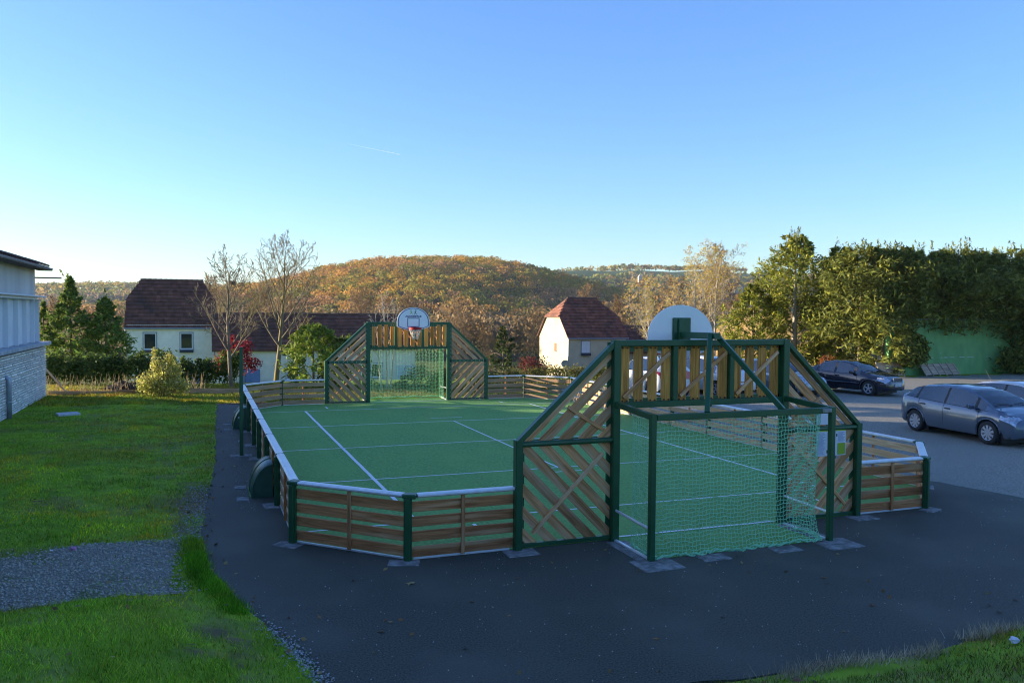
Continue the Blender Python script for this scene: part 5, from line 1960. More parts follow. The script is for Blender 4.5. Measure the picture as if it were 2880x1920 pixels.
# lone village on the far hillside
m_far_wall = mat('village_wall', (0.42, 0.37, 0.30), (0.52, 0.46, 0.38), scale=0.2, rough=0.9, coords='World')
vil = [('far_house', 'pale farmhouse on the skyline of the far hill', 470, 1150, 13, 6, 4), ('far_house', 'grey-roofed house left in the far hamlet', 520, 1060, 12, 6, 4), ('far_house', 'low long house in the middle of the far hamlet', 545, 1050, 18, 6, 3.6),
       ('tower_house', 'stone manor with square tower in the far hamlet', 590, 1035, 11, 7, 5), ('far_house', 'white house at the right end of the far hillside', 700, 960, 12, 7, 4.5)]
for nm, lb, x, y, w, d, h in vil:
    zz = gz(x, y) + 3
    t = thing(nm, lb, 'house', (x, y, zz), R(-10), 'houses of the far hillside hamlet')
    mb = MB()
    mb.box((0, 0, h / 2), (w, d, h + 4))
    mb.build('wall', m_far_wall, t)
    mb = MB()
    mb.add([(-w / 2 - .3, -d / 2 - .3, h + 2), (w / 2 + .3, -d / 2 - .3, h + 2), (w / 2 + .3, 0, h + 5), (-w / 2 - .3, 0, h + 5), (-w / 2 - .3, d / 2 + .3, h + 2), (w / 2 + .3, d / 2 + .3, h + 2)],
           [(0, 1, 2, 3), (3, 2, 5, 4), (0, 3, 4), (1, 5, 2)])
    mb.build('roof', m_roof_plain, t)
    if nm == 'tower_house':
        mb = MB()
        mb.box((-4.5, -1, h), (5, 5, 2 * h + 8))
        mb.add([(-7.2, -3.7, 2 * h + 4), (-1.8, -3.7, 2 * h + 4), (-1.8, 1.7, 2 * h + 4), (-7.2, 1.7, 2 * h + 4), (-4.5, -1, 2 * h + 8)], [(0, 1, 4), (1, 2, 4), (2, 3, 4), (3, 0, 4)])
        mb.build('tower', m_far_wall, t)

# ------------------------------------------------------------------ grass blades
def grass_mass(name, label, X, Y, hgt, wid, base, alt, seed, zoff=0.0):
    rg = np_rng(seed)
    n = len(X)
    Z = ground_z(X, Y) + zoff
    a = rg.random(n) * 2 * PI
    h = hgt * (0.35 + 0.9 * rg.random(n)) * (0.6 + 0.9 * vnoise(X, Y, 0.45, 35))
    lean = rg.normal(size=(n, 2)) * 0.45 * h[:, None]
    w = wid * (0.7 + 0.6 * rg.random(n))
    B = np.stack([X, Y, Z - 0.01], 1)
    S = np.stack([np.cos(a) * w / 2, np.sin(a) * w / 2, np.zeros(n)], 1)
    T = B + np.stack([lean[:, 0], lean[:, 1], h], 1)
    V = np.stack([B - S, B + S, T], 1).reshape(-1, 3)
    F = np.arange(3 * n).reshape(n, 3)
    patch = vnoise(X, Y, 1.1, 31)[:, None]
    mott = vnoise(X, Y, 0.33, 45)[:, None]
    C = tints(base, n, rg, 0.35, alt, 0.35) * (0.42 + 0.62 * patch + 0.5 * mott)
    dry = (vnoise(X, Y, 1.6, 43) * 0.6 + vnoise(X, Y, 0.4, 44) * 0.4 > 0.60)[:, None]
    if base[0] < 0.36 and base[1] > base[0]:
        C = np.where(dry, C * np.array([1.2, 0.82, 1.1]), C)
    moss = (vnoise(X, Y, 0.8, 41) > 0.62)[:, None] & (vnoise(X, Y, 2.3, 42) > 0.45)[:, None]
    if base[0] < 0.36 and base[1] > base[0]:
        C = np.where(moss, C * np.array([1.55, 1.2, 0.8]), C)
    o = link(name, np_mesh(name, V, F, mat('grass_blades', (1, 1, 1), rough=0.7, spec=0.2, attr='tint', transl=0.5), C))
    tag(o, label, 'grass', kind='stuff')
    return o


rg = np_rng(600)
def in_gravel(x, y):
    wob = 0.55 * (vnoise(x, y, 0.7, 51) - 0.5) + 0.3 * (vnoise(x, y, 0.22, 52) - 0.5)
    top = 1.85 + 0.18 * np.sin(x * 2.1) - 0.10 * (x + 7.6) + wob
    bot = -0.40 + 0.12 * np.sin(x * 2.7) - wob
    return (x < -7.6 + wob * 0.5) & (y < top) & (y > bot)


n = 260000
u = rg.random(n)
X = rg.uniform(-13.2, -5.6, n)
Y = -4.5 + 29 * u ** 1.9
ok = (X < edge_x(Y) - 0.02 + 0.05 * rg.normal(size=n)) & (X > -12.9)
dirt = dirt_mask(X, Y)
ok &= ~(in_gravel(X + rg.normal(0, 0.13, n), Y + rg.normal(0, 0.13, n)) & (rg.random(n) > 0.04 + 0.45 * (vnoise(X, Y, 0.6, 53) > 0.68))) & (rg.random(n) > dirt * 0.85)
X, Y = X[ok], Y[ok]
near = Y < 1
grass_mass('lawn_grass', 'short green grass of the shaded lawn left of the path', X, Y, np.where(near, 0.060, 0.050), np.where(near, 0.010, 0.016), (0.28, 0.45, 0.030), [(0.38, 0.52, 0.035), (0.19, 0.33, 0.026), (0.50, 0.46, 0.06)], 601)
X = rg.uniform(-4.4, 3.0, 36000)
Y = rg.uniform(-7.4, -4.6, 36000)
ok = (ground_z(X, Y) > 0.004) & (rg.random(36000) > dirt_mask(X, Y) * 0.85)
grass_mass('bank_grass', 'rough green and straw grass on the bank at the lower right', X[ok], Y[ok], 0.055, 0.009, (0.20, 0.32, 0.028), [(0.55, 0.45, 0.25), (0.10, 0.13, 0.03), (0.05, 0.08, 0.02)], 602)
# straw fringe where bank and tarmac meet
X = rg.uniform(-2.6, 2.6, 3800)
Y = -4.78 + rg.normal(size=3800) * 0.07 + 0.05 * np.sin(X * 3)
grass_mass('straw_fringe', 'pale dry grass fringe along the lower right tarmac edge', X, Y, np.full(3800, 0.10) * (vnoise(X, Y, 0.5, 3) > 0.4) + 0.02, 0.008, (0.62, 0.50, 0.33), [(0.46, 0.35, 0.21)], 603)
n = 50000
X = rg.uniform(-13.5, -3.0, n)
Y = rg.uniform(20.5, 29.5, n)
ok = (Y > 20.55) | (X < -6.95)
grass_mass('sunny_grass', 'sunlit rough grass beyond the end of the path', X[ok], Y[ok], 0.10, 0.022, (0.22, 0.27, 0.03), [(0.32, 0.30, 0.05), (0.15, 0.21, 0.03), (0.38, 0.30, 0.12)], 604)
n = 26000
X = rg.uniform(-6, 9, n)
Y = rg.uniform(21.0, 26.5, n)
grass_mass('far_grass', 'dry yellow grass behind the far goal', X, Y, 0.11, 0.022, (0.20, 0.18, 0.06), [(0.30, 0.24, 0.10), (0.11, 0.15, 0.03)], 605)
# upright tuft strip between gravel patch and tarmac
n = 6000
Y = rg.uniform(-1.4, 1.9, n)
X = edge_x(Y) - 0.17 + rg.normal(size=n) * 0.07
grass_mass('edge_tufts', 'lush green tufts between gravel patch and tarmac', X, Y, 0.10, 0.010, (0.17, 0.42, 0.018), [(0.24, 0.48, 0.02), (0.12, 0.28, 0.018)], 606)

# ------------------------------------------------------------------ cars
m_tyre = mat('tyre_rubber', (0.018, 0.018, 0.019), (0.03, 0.03, 0.03), scale=20, rough=0.85)
m_dark = mat('dark_plastic', (0.018, 0.018, 0.02), rough=0.6)
m_inter = mat('car_interior', (0.05, 0.05, 0.055), rough=0.8)
m_glass = glass_mat('car_glass', (0.30, 0.34, 0.38), 0.14)
m_lamp = mat('lamp_lens', (0.62, 0.66, 0.72), (0.30, 0.33, 0.38), scale=14, rough=0.08, spec=0.9, metal=0.4)
m_tail = mat('tail_lens', (0.45, 0.02, 0.03), rough=0.12, spec=0.8)
m_chrome = mat('chrome', (0.70, 0.72, 0.75), rough=0.12, metal=1.0)
m_rim = mat('alloy_rim', (0.46, 0.48, 0.52), rough=0.35, metal=0.55)
m_plate = mat('plate_white', (0.68, 0.70, 0.72), rough=0.4)
m_ptext = mat('plate_text', (0.03, 0.03, 0.04), rough=0.5)
m_pblue = mat('plate_blue', (0.03, 0.07, 0.40), rough=0.5)


def paint(name, c, metal=0.35):
    return mat(name, c, rough=0.26, metal=metal, spec=0.5, coat=1.0)


def interp(tab, x):
    return float(np.interp(x, [p[0] for p in tab], [p[1] for p in tab]))


def wheel(parent, x, y, r, side, spokes, w=0.20, hub=0.66):
    """tyre > rim; local axis along Y (car width)"""
    M = Matrix.Translation((x, y, r))
    mb = MB()
    mb.lathe([(r * hub, -w / 2 + 0.01), (r * 0.93, -w / 2), (r * 0.985, -w / 2 + 0.02), (r, -w / 2 + 0.05), (r, w / 2 - 0.05), (r * 0.985, w / 2 - 0.02), (r * 0.93, w / 2), (r * hub, w / 2 - 0.01)], (0, 0, 0), 'Y', 32)
    t = mb.build('wheel', m_tyre, parent, smooth=True, matrix=M)
    mb = MB()
    o = side * (w / 2 - 0.012)
    mb.lathe([(r * hub, o), (r * (hub - 0.05), o - side * 0.012), (r * (hub - 0.05), o - side * 0.05)], (0, 0, 0), 'Y', 32)
    mb.lathe([(r * 0.13, o - side * 0.004), (r * 0.13, o - side * 0.03), (0.001, o - side * 0.004)][:2], (0, 0, 0), 'Y', 16)
    mb.lathe([(0.001, o - side * 0.002), (r * 0.10, o - side * 0.002), (r * 0.14, o - side * 0.012)], (0, 0, 0), 'Y', 16)
    for k in range(spokes):
        a = 2 * PI * k / spokes + 0.3
        ca, sa = math.cos(a), math.sin(a)
        wi, wo = (r * 0.07, r * 0.10) if spokes < 7 else (r * 0.06, r * 0.125)
        r0, r1 = r * 0.10, r * (hub - 0.03)
        P = []
        for rr, ww in ((r0, wi), (r1, wo)):
            for s in (-1, 1):
                P.append((ca * rr - sa * ww * s, o - side * 0.006, sa * rr + ca * ww * s))
        Q = [(p[0], p[1] - side * 0.03, p[2]) for p in P]
        mb.add(P + Q, [(0, 1, 3, 2), (0, 4, 5, 1), (1, 5, 7, 3), (3, 7, 6, 2), (2, 6, 4, 0)])
    mb.build('rim', m_rim, t, fix=True)
    mb = MB()
    mb.lathe([(0.001, o - side * 0.05), (r * (hub - 0.04), o - side * 0.05)], (0, 0, 0), 'Y', 24)
    mb.build('brake_disc', m_dark, t)
    return t


def make_car(name, label, loc, heading, body_m, D, group='cars parked beside the ball court', plate=None, plate_rear=None):
    """lofted car. local +X is forward. D holds the tables along x: top line, belt line, roof width, body width"""
    t = thing(name, label, 'car', loc, heading, group)
    x0, x1 = D['x0'], D['x1']          # rear and front ends
    wf, wr, rw = D['wf'], D['wr'], D['rw']   # wheel centres, wheel radius
    ra = rw + 0.055
    xs = set(np.linspace(x0, x1, 44).round(4))
    for c in (wf, wr):
        for k in range(-9, 10):
            xs.add(round(c + ra * math.sin(k / 9 * PI / 2), 4))
    for p in D['pillars']:
        xs.add(round(p, 4))
    for tab in ('top', 'belt'):
        for p in D[tab]:
            xs.add(round(min(max(p[0], x0), x1), 4))
    xs = sorted(xs)
    xs = [x for i, x in enumerate(xs) if i == 0 or x - xs[i - 1] > 0.012]
    sill = D['sill']
    rows = []
    for x in xs:
        top, belt = interp(D['top'], x), interp(D['belt'], x)
        hw_ = interp(D['width'], x)
        rfw = interp(D['roofw'], x)
        zb = interp(D['under'], x)
        for c in (wf, wr):
            d = abs(x - c)
            if d < ra:
                zb = max(zb, rw + math.sqrt(max(0, ra * ra - d * d)) * 0.98)
        glass = top - belt > 0.10
        zb = min(zb, belt - 0.10)
        h1 = sill + (belt - sill) * 0.42
        pts = []
        pts.append((hw_ * 0.93, zb))
        pts.append((hw_ * 0.985, max(zb + 0.02, sill + 0.10)))
        pts.append((hw_, max(zb + 0.04, h1)))
        pts.append((hw_ * 0.985, max(zb + 0.06, belt - 0.10)))
        pts.append((hw_ * 0.93, belt))
        if glass:
            pts.append((hw_ * 0.93 - 0.012, belt + 0.015))
            g = top - belt
            wtop = rfw
            wb = hw_ * 0.93 - 0.02
            pts.append((wb + (wtop - wb) * 0.48, belt + g * 0.50))
            pts.append((wb + (wtop - wb) * 0.90, belt + g * 0.86))
            pts.append((wtop * 0.93, top - 0.028))
            pts.append((wtop * 0.60, top - 0.004))
            pts.append((0.0, top + 0.006))
        else:
            e = max(0.0, top - belt)
            wb = hw_ * 0.93
            for f, u in ((0.96, 0.20), (0.90, 0.45), (0.82, 0.68), (0.70, 0.85), (0.42, 0.97), (0.0, 1.0)):
                pts.append((wb * f, belt + 0.004 + e * u))
        rows.append(pts)
    nr, nc = len(xs), len(rows[0])
    grid = {}

    def vert(i, j, s):
        return (xs[i], s * rows[i][j][0], rows[i][j][1])
    parts = {}
    A, B = D['wind'], D['rear']     # x of windscreen base/top, rear window top/base
    for i in range(nr - 1):
        xm = (xs[i] + xs[i + 1]) / 2
        topm, beltm = interp(D['top'], xm), interp(D['belt'], xm)
        g = topm - beltm
        for j in range(nc - 1):
            for s in (-1, 1):
                q = [vert(i, j, s), vert(i + 1, j, s), vert(i + 1, j + 1, s), vert(i, j + 1, s)]
                if s > 0:
                    q = q[::-1]
                kind = 'body'
                if j == 4 and g > 0.10 and D['side'][0] - 0.05 < xm < D['side'][1] + 0.1:
                    kind = 'window_seal'
                if j in (5, 6) and g > 0.10 and D['side'][0] < xm < D['side'][1]:
                    kind = 'side_glass'
                    for p in D['pillars']:
                        if abs(xm - p) < 0.045:
                            kind = 'pillar'
                if A[1] < xm < A[0] and g > 0.04 and j >= 7:
                    kind = 'windscreen' if (j >= 8 and g > 0.07) else kind
                if B[0] < xm < B[1] and j >= 8 and g > 0.06:
                    kind = 'rear_window'
                for lk, (xa, xb, za, zb_) in D['lamps'].items():
                    zc = sum(p[2] for p in q) / 4
                    yc = abs(sum(p[1] for p in q) / 4)
                    if xa < xm < xb and za < zc < zb_ and yc > D.get('lampy', 0.42):
                        kind = lk
                parts.setdefault(kind, MB()).add(q, [(0, 1, 2, 3)])
    # ends
    for i, s in ((0, 1), (nr - 1, -1)):
        ring = [vert(i, j, 1) for j in range(nc)] + [vert(i, j, -1) for j in range(nc - 2, -1, -1)]
        f = tuple(range(len(ring)))
        parts['body'].add(ring, [f if s > 0 else f[::-1]])
    mm = {'body': body_m, 'side_glass': m_glass, 'pillar': m_dark, 'window_seal': m_dark, 'windscreen': m_glass, 'rear_window': m_glass, 'headlight': m_lamp, 'tail_light': m_tail}
    bd = None
    for k in ('body', 'pillar', 'window_seal', 'side_glass', 'windscreen', 'rear_window', 'headlight', 'tail_light'):
        if k not in parts:
            continue
        if k == 'pillar':
            for s in (1, -1):
                for p in D['pillars']:
                    mbs = MB()
                    for f in parts[k].f:
                        vs = [parts[k].v[i] for i in f]
                        if sum(v[1] for v in vs) * s > 0 and abs(sum(v[0] for v in vs) / 4 - p) < 0.06:
                            mbs.add(vs, [(0, 1, 2, 3)])
                    if mbs.f:
                        mbs.build('pillar', m_dark, t, smooth=True, fix=True)
            continue
        if k in ('side_glass', 'headlight', 'tail_light', 'window_seal'):
            for s, nm in ((1, ''), (-1, '')):
                mbs = MB()
                src = parts[k]
                for f in src.f:
                    vs = [src.v[i] for i in f]
                    if sum(v[1] for v in vs) * s > 0:
                        mbs.add(vs, [(0, 1, 2, 3)])
                if mbs.f:
                    mbs.build({'side_glass': 'side_window'}.get(k, k), mm[k], t, smooth=True, fix=True)
        else:
            o = parts[k].build(k, mm[k], t, smooth=True, fix=True)
            if k == 'body':
                bd = o
    # inner wheel wells and underside, cabin
    mb = MB()
    for c in (wf, wr):
        mb.box((c, 0, rw + 0.08), (2 * ra + 0.04, 2 * D['hw'] * 0.80, 2 * ra - 0.12))
    mb.box(((x0 + x1) / 2, 0, sill + 0.08), (x1 - x0 - 0.5, 2 * D['hw'] * 0.84, 0.16))
    mb.build('underbody', m_dark, t)
    cx0, cx1 = D['side'][0] + 0.15, D['side'][1] - 0.2
    bz = interp(D['belt'], (cx0 + cx1) / 2)
    mb = MB()
    mb.box(((cx0 + cx1) / 2, 0, bz - 0.28), (cx1 - cx0 + 0.5, D['hw'] * 1.7, 0.3))
    mb.box((cx1 + 0.28, 0, bz - 0.05), (0.5, D['hw'] * 1.62, 0.10), ch=0.02)
    mb.build('dashboard', m_inter, t)
    for sx in (D['seatx'], D['seatx'] - 0.85):
        for s in (-1, 1):
            mb = MB()
            mb.box((sx, s * 0.36, bz + 0.02), (0.14, 0.46, 0.58), ry=R(-14), ch=0.04)
            mb.box((sx - 0.10, s * 0.36, bz + 0.38), (0.10, 0.25, 0.17), ry=R(-8), ch=0.03)
            mb.build('seat', m_inter, t)
    mb = MB()
    a = []
    for k in range(19):
        an = 2 * PI * k / 18
        a.append((D['seatx'] + 0.62 - 0.07 * math.sin(an), 0.36 + 0.18 * math.cos(an), bz + 0.02 + 0.17 * math.sin(an)))
    mb.tube(a, 0.015, 6)
    mb.build('steering_wheel', m_dark, t)
    for c in (wf, wr):
        for s in (-1, 1):
            wheel(t, c, s * (D['hw'] - 0.125), rw, s, D.get('spokes', 5))
            mb = MB()
            pts = []
            for k in range(13):
                an = PI * (0.02 + 0.96 * k / 12)
                xx = c + (ra + 0.012) * math.cos(an)
                wloc = interp(D['width'], xx)
                pts.append((xx, s * (wloc * 0.988), rw + (ra + 0.012) * math.sin(an) * 0.98))
            mb.tube(pts, 0.013, 5)
            mb.build('arch_lip', body_m, t)
    # doors: seams, handles; mirrors; mouldings
    for s in (-1, 1):
        for xd in D['doors']:
            mb = MB()
            pts = []
            b = interp(D['belt'], xd)
            w = interp(D['width'], xd)
            zz = [sill + 0.13, sill + (b - sill) * 0.42, b - 0.10, b]
            ww = [0.985, 1.0, 0.985, 0.93]
            for z_, f in zip(zz, ww):
                pts.append((xd, s * (w * f + 0.0015), z_))
            mb.tube(pts, 0.0055, 4)
            mb.build('door_seam', m_dark, t)
        for xh in D['handles']:
            b = interp(D['belt'], xh)
            w = interp(D['width'], xh)
            mb = MB()
            mb.box((xh, s * (w * 0.985 + 0.012), b - 0.115), (0.20, 0.03, 0.035), ch=0.008)
            mb.build('door_handle', D.get('handle_m', body_m), t)
        xm = D['mirror']
        b = interp(D['belt'], xm)
        w = interp(D['width'], xm)
        mb = MB()
        mb.box((xm, s * (w + 0.07), b + 0.075), (0.12, 0.19, 0.135), ch=0.038)
        mb.box((xm + 0.02, s * (w * 0.95), b + 0.03), (0.07, 0.10, 0.05), ch=0.01)
        mi = mb.build('mirror', body_m, t)
        mb = MB()
        mb.box((xm - 0.058, s * (w + 0.075), b + 0.078), (0.012, 0.15, 0.10))
        mb.build('mirror_glass', m_dark, mi)
        if D.get('moulding'):
            mb = MB()
            z_ = D['moulding']
            xa, xb = wr + ra + 0.05, wf - ra - 0.05
            mb.beam((xa, s * (interp(D['width'], xa) + 0.004), z_), (xb, s * (interp(D['width'], xb) + 0.004), z_), 0.012, 0.03, ch=0.003)
            mb.build('side_moulding', D.get('mould_m', m_chrome), t)
    # front
    nose = D['nose']
    mb = MB()
    gx, gw_, gz0, gz1 = nose['grille']
    mb.box((gx, 0, (gz0 + gz1) / 2), (0.06, gw_, gz1 - gz0), ch=0.02)
    gr = mb.build('grille', m_dark, t)
    mb = MB()
    for k in range(nose.get('bars', 4)):
        z_ = gz0 + (gz1 - gz0) * (k + 0.5) / nose.get('bars', 4)
        mb.box((gx + 0.03, 0, z_), (0.02, gw_ * 0.94, 0.012))
    if nose.get('frame'):
        for z_ in (gz0, gz1):
            mb.box((gx + 0.025, 0, z_), (0.03, gw_, 0.022))
        for s in (-1, 1):
            mb.box((gx + 0.025, s * gw_ / 2, (gz0 + gz1) / 2), (0.03, 0.022, gz1 - gz0))
        mb.box((gx + 0.032, 0, (gz0 + gz1) / 2), (0.02, 0.014, gz1 - gz0))
    mb.build('grille_bars', m_chrome, gr)
    mb = MB()
    ix, iw, iz0, iz1 = nose['intake']
    mb.box((ix, 0, (iz0 + iz1) / 2), (0.08, iw, iz1 - iz0), ch=0.02)
    mb.build('lower_intake', m_dark, t)
    for s in (-1, 1):
        fx, fy, fz, fr = nose['fog']
        mb = MB()
        mb.tube([(fx - 0.05, s * fy, fz), (fx + 0.012, s * fy, fz)], fr * 1.35, 12)
        fo = mb.build('fog_lamp', m_dark, t)
        mb = MB()
        mb.tube([(fx + 0.005, s * fy, fz), (fx + 0.018, s * fy, fz)], fr * 0.8, 12)
        mb.build('lens', m_lamp, fo)
    if nose.get('strip'):
        sx, sw, sz = nose['strip']
        mb = MB()
        for s in (-1, 1):
            mb.beam((sx, s * 0.30, sz), (sx - 0.10, s * sw * 0.78, sz), 0.02, 0.022, ch=0.003)
            mb.beam((sx - 0.10, s * sw * 0.78, sz), (sx - 0.34, s * sw, sz), 0.02, 0.022, ch=0.003)
        mb.build('bumper_strip', m_chrome, t)

    def plate_at(x, z_, s, text):
        mb = MB()
        mb.box((x, 0, z_), (0.012, 0.50, 0.11), ch=0.003)
        p = mb.build('number_plate', m_plate, t)
        for yy in (-0.235, 0.235):
            mb = MB()
            mb.box((x + s * 0.0065, yy, z_), (0.003, 0.03, 0.10))
            mb.build('blue_band', m_pblue, p)
        if text:
            link('plate_text', text_mesh(text, 0.085, m_ptext), p, Matrix.Translation((x + s * 0.008, 0, z_)) @ Matrix.Rotation(s * PI / 2, 4, 'Z') @ Matrix.Rotation(PI / 2, 4, 'X'))
    plate_at(nose['plate'][0], nose['plate'][1], 1, plate)
    plate_at(D['tail'][0], D['tail'][1], -1, plate_rear)
    if D.get('antenna'):
        ax, az = D['antenna']
        mb = MB()
        mb.tube([(ax, 0, az), (ax - 0.24, 0, az + 0.36)], [0.008, 0.004], 5)
        mb.build('antenna', m_dark, t)
    # wipers
    mb = MB()
    wb = A[0]
    for yy in (-0.35, 0.30):
        mb.tube([(wb - 0.05, yy + 0.3, interp(D['top'], wb - 0.05) + 0.02), (wb - 0.12, yy, interp(D['top'], wb - 0.12) + 0.025), (wb - 0.10, yy - 0.25, interp(D['top'], wb - 0.10) + 0.022)], 0.009, 4)
    mb.build('wipers', m_dark, t)
    return t


HATCH = dict(x0=-2.03, x1=2.14, hw=0.885, wf=1.28, wr=-1.33, rw=0.315, sill=0.22, spokes=9,
             top=[(-2.03, 0.72), (-2.02, 0.98), (-1.96, 1.08), (-1.83, 1.20), (-1.60, 1.315), (-1.2, 1.40), (-0.7, 1.452), (-0.2, 1.462), (0.2, 1.435), (0.55, 1.36), (0.9, 1.235), (1.20, 1.08), (1.38, 0.985), (1.55, 0.945), (1.8, 0.865), (2.0, 0.75), (2.10, 0.62), (2.14, 0.52)],
             belt=[(-2.03, 0.70), (-1.99, 0.95), (-1.88, 1.03), (-1.6, 1.01), (-1.0, 0.97), (0, 0.925), (0.9, 0.89), (1.35, 0.875), (1.6, 0.83), (1.9, 0.73), (2.08, 0.60), (2.14, 0.50)],
             width=[(-2.03, 0.66), (-1.98, 0.78), (-1.82, 0.845), (-1.4, 0.88), (0, 0.885), (1.3, 0.88), (1.7, 0.84), (1.95, 0.74), (2.08, 0.60), (2.14, 0.46)],
             roofw=[(-2.12, 0.40), (-1.8, 0.50), (-1.2, 0.56), (0, 0.58), (0.6, 0.60), (1.2, 0.70), (1.4, 0.74)],
             under=[(-2.03, 0.40), (-1.9, 0.26), (-1.5, 0.22), (1.5, 0.21), (1.95, 0.22), (2.14, 0.30)],
             side=(-1.72, 1.16), pillars=[-1.30, -0.28, 0.80], wind=(1.36, 0.42), rear=(-2.0, -1.70), lamps={'headlight': (1.62, 2.02, 0.60, 0.80), 'tail_light': (-2.06, -1.86, 0.80, 1.06)},
             doors=[-1.18, -0.24, 0.98], handles=[-1.02, -0.08], mirror=0.82, seatx=0.02, tail=(-2.045, 0.62),
             nose=dict(grille=(2.085, 0.9, 0.60, 0.66), bars=2, intake=(2.08, 1.0, 0.28, 0.42), fog=(1.985, 0.62, 0.36, 0.05), plate=(2.15, 0.50)))
SEDAN = dict(x0=-2.26, x1=2.27, hw=0.865, wf=1.42, wr=-1.29, rw=0.315, sill=0.22, spokes=5, moulding=0.52,
             top=[(-2.26, 0.66), (-2.22, 0.90), (-2.1, 0.985), (-1.75, 1.01), (-1.60, 1.03), (-1.25, 1.20), (-0.9, 1.345), (-0.5, 1.415), (0.0, 1.425), (0.35, 1.385), (0.7, 1.25), (1.0, 1.08), (1.18, 0.985), (1.35, 0.945), (1.7, 0.885), (2.0, 0.81), (2.2, 0.70), (2.27, 0.56)],
             belt=[(-2.26, 0.62), (-2.15, 0.88), (-1.9, 0.93), (-1.5, 0.945), (-0.9, 0.93), (0, 0.90), (0.9, 0.875), (1.2, 0.86), (1.7, 0.80), (2.05, 0.71), (2.2, 0.60), (2.27, 0.50)],
             width=[(-2.26, 0.62), (-2.15, 0.75), (-1.9, 0.82), (-1.3, 0.86), (0, 0.865), (1.4, 0.86), (1.8, 0.82), (2.05, 0.74), (2.2, 0.62), (2.27, 0.50)],
             roofw=[(-1.7, 0.62), (-1.2, 0.56), (-0.5, 0.56), (0.2, 0.565), (0.7, 0.62), (1.2, 0.72)],
             under=[(-2.26, 0.42), (-2.0, 0.28), (-1.5, 0.22), (1.5, 0.21), (2.0, 0.20), (2.27, 0.28)],
             side=(-1.48, 0.98), pillars=[-1.10, -0.22, 0.72], wind=(1.20, 0.36), rear=(-1.60, -0.86), lamps={'headlight': (1.80, 2.20, 0.60, 0.79), 'tail_light': (-2.28, -2.02, 0.66, 0.88)}, lampy=0.40,
             doors=[-1.0, -0.2, 0.88], handles=[-0.90, -0.06], mirror=0.70, seatx=-0.02, tail=(-2.275, 0.72),
             nose=dict(grille=(2.215, 0.62, 0.60, 0.78), bars=4, frame=True, intake=(2.22, 0.9, 0.26, 0.36), fog=(2.10, 0.60, 0.32, 0.05), plate=(2.285, 0.47), strip=(2.28, 0.80, 0.555)))
import copy
SUV = copy.deepcopy(HATCH)
SUV['top'] = [(x, z + (0.14 if z > 1.0 else 0.08 * max(0, min(1, (z - 0.5) / 0.4)))) for x, z in HATCH['top']]
SUV['belt'] = [(x, z + 0.07 * max(0, min(1, (z - 0.45) / 0.4))) for x, z in HATCH['belt']]
SUV['spokes'] = 5
ESTATE = copy.deepcopy(SEDAN)
ESTATE['top'] = [(-2.26, 0.72), (-2.22, 0.98), (-2.10, 1.14), (-1.95, 1.30), (-1.75, 1.395), (-1.2, 1.43), (-0.5, 1.445)] + SEDAN['top'][8:]
ESTATE['roofw'] = [(-2.26, 0.50), (-1.9, 0.54), (-1.2, 0.57)] + SEDAN['roofw'][3:]
ESTATE['side'] = (-2.0, 0.98)
ESTATE['pillars'] = [-1.40, -1.02, -0.22, 0.72]
ESTATE['rear'] = (-2.2, -1.85)
ESTATE['nose'] = dict(SEDAN['nose'], frame=False, bars=3, grille=(2.235, 0.66, 0.62, 0.70))
ESTATE['mould_m'] = m_dark

m_grey_blue = paint('grey_blue_metallic', (0.115, 0.145, 0.185), 0.4)
m_black_p = paint('midnight_metallic', (0.008, 0.010, 0.020), 0.3)
m_white_p = paint('white_paint', (0.66, 0.66, 0.64), 0.0)
m_silver_p = paint('silver_blue_metallic', (0.27, 0.32, 0.36), 0.55)
m_offwhite = paint('ivory_paint', (0.62, 0.60, 0.56), 0.0)
H90 = -PI / 2       # facing the camera end of the car park (-Y)
HATCH['handle_m'] = m_dark
make_car('parked_car', 'grey-blue hatchback parked nearest, at the right edge', (12.52 + 0.72, 6.12, 0.0), math.atan2(-2.53, -0.22), m_grey_blue, HATCH)
make_car('parked_car', 'white car mostly out of frame behind the grey-blue hatchback', (15.95, 6.5, 0.0), math.atan2(-1, -0.05), m_offwhite, dict(HATCH, antenna=(-1.35, 1.38)))
make_car('parked_car', 'black saloon with chrome grille parked before the green wall', (19.62, 17.75, 0.0), math.atan2(-0.974, 0.23), m_black_p, SEDAN, plate='DJ-837-CM')
make_car('parked_car', 'silver-blue estate parked left beside the black saloon', (16.35, 18.6, 0.0), math.atan2(-1, 0.14), m_silver_p, ESTATE, plate='BX-614-QF')
make_car('parked_car', 'white car facing the slats, beside the silver-blue estate', (13.35, 19.2, 0.0), math.atan2(-1, 0.10), m_white_p, SUV, plate='CM-205-VK')
make_car('parked_car', 'white car seen from behind with red tail light, leftmost behind the slats', (10.75, 19.75, 0.0), math.atan2(1, 0.05), m_white_p, SUV, plate_rear='AH-492-RD')

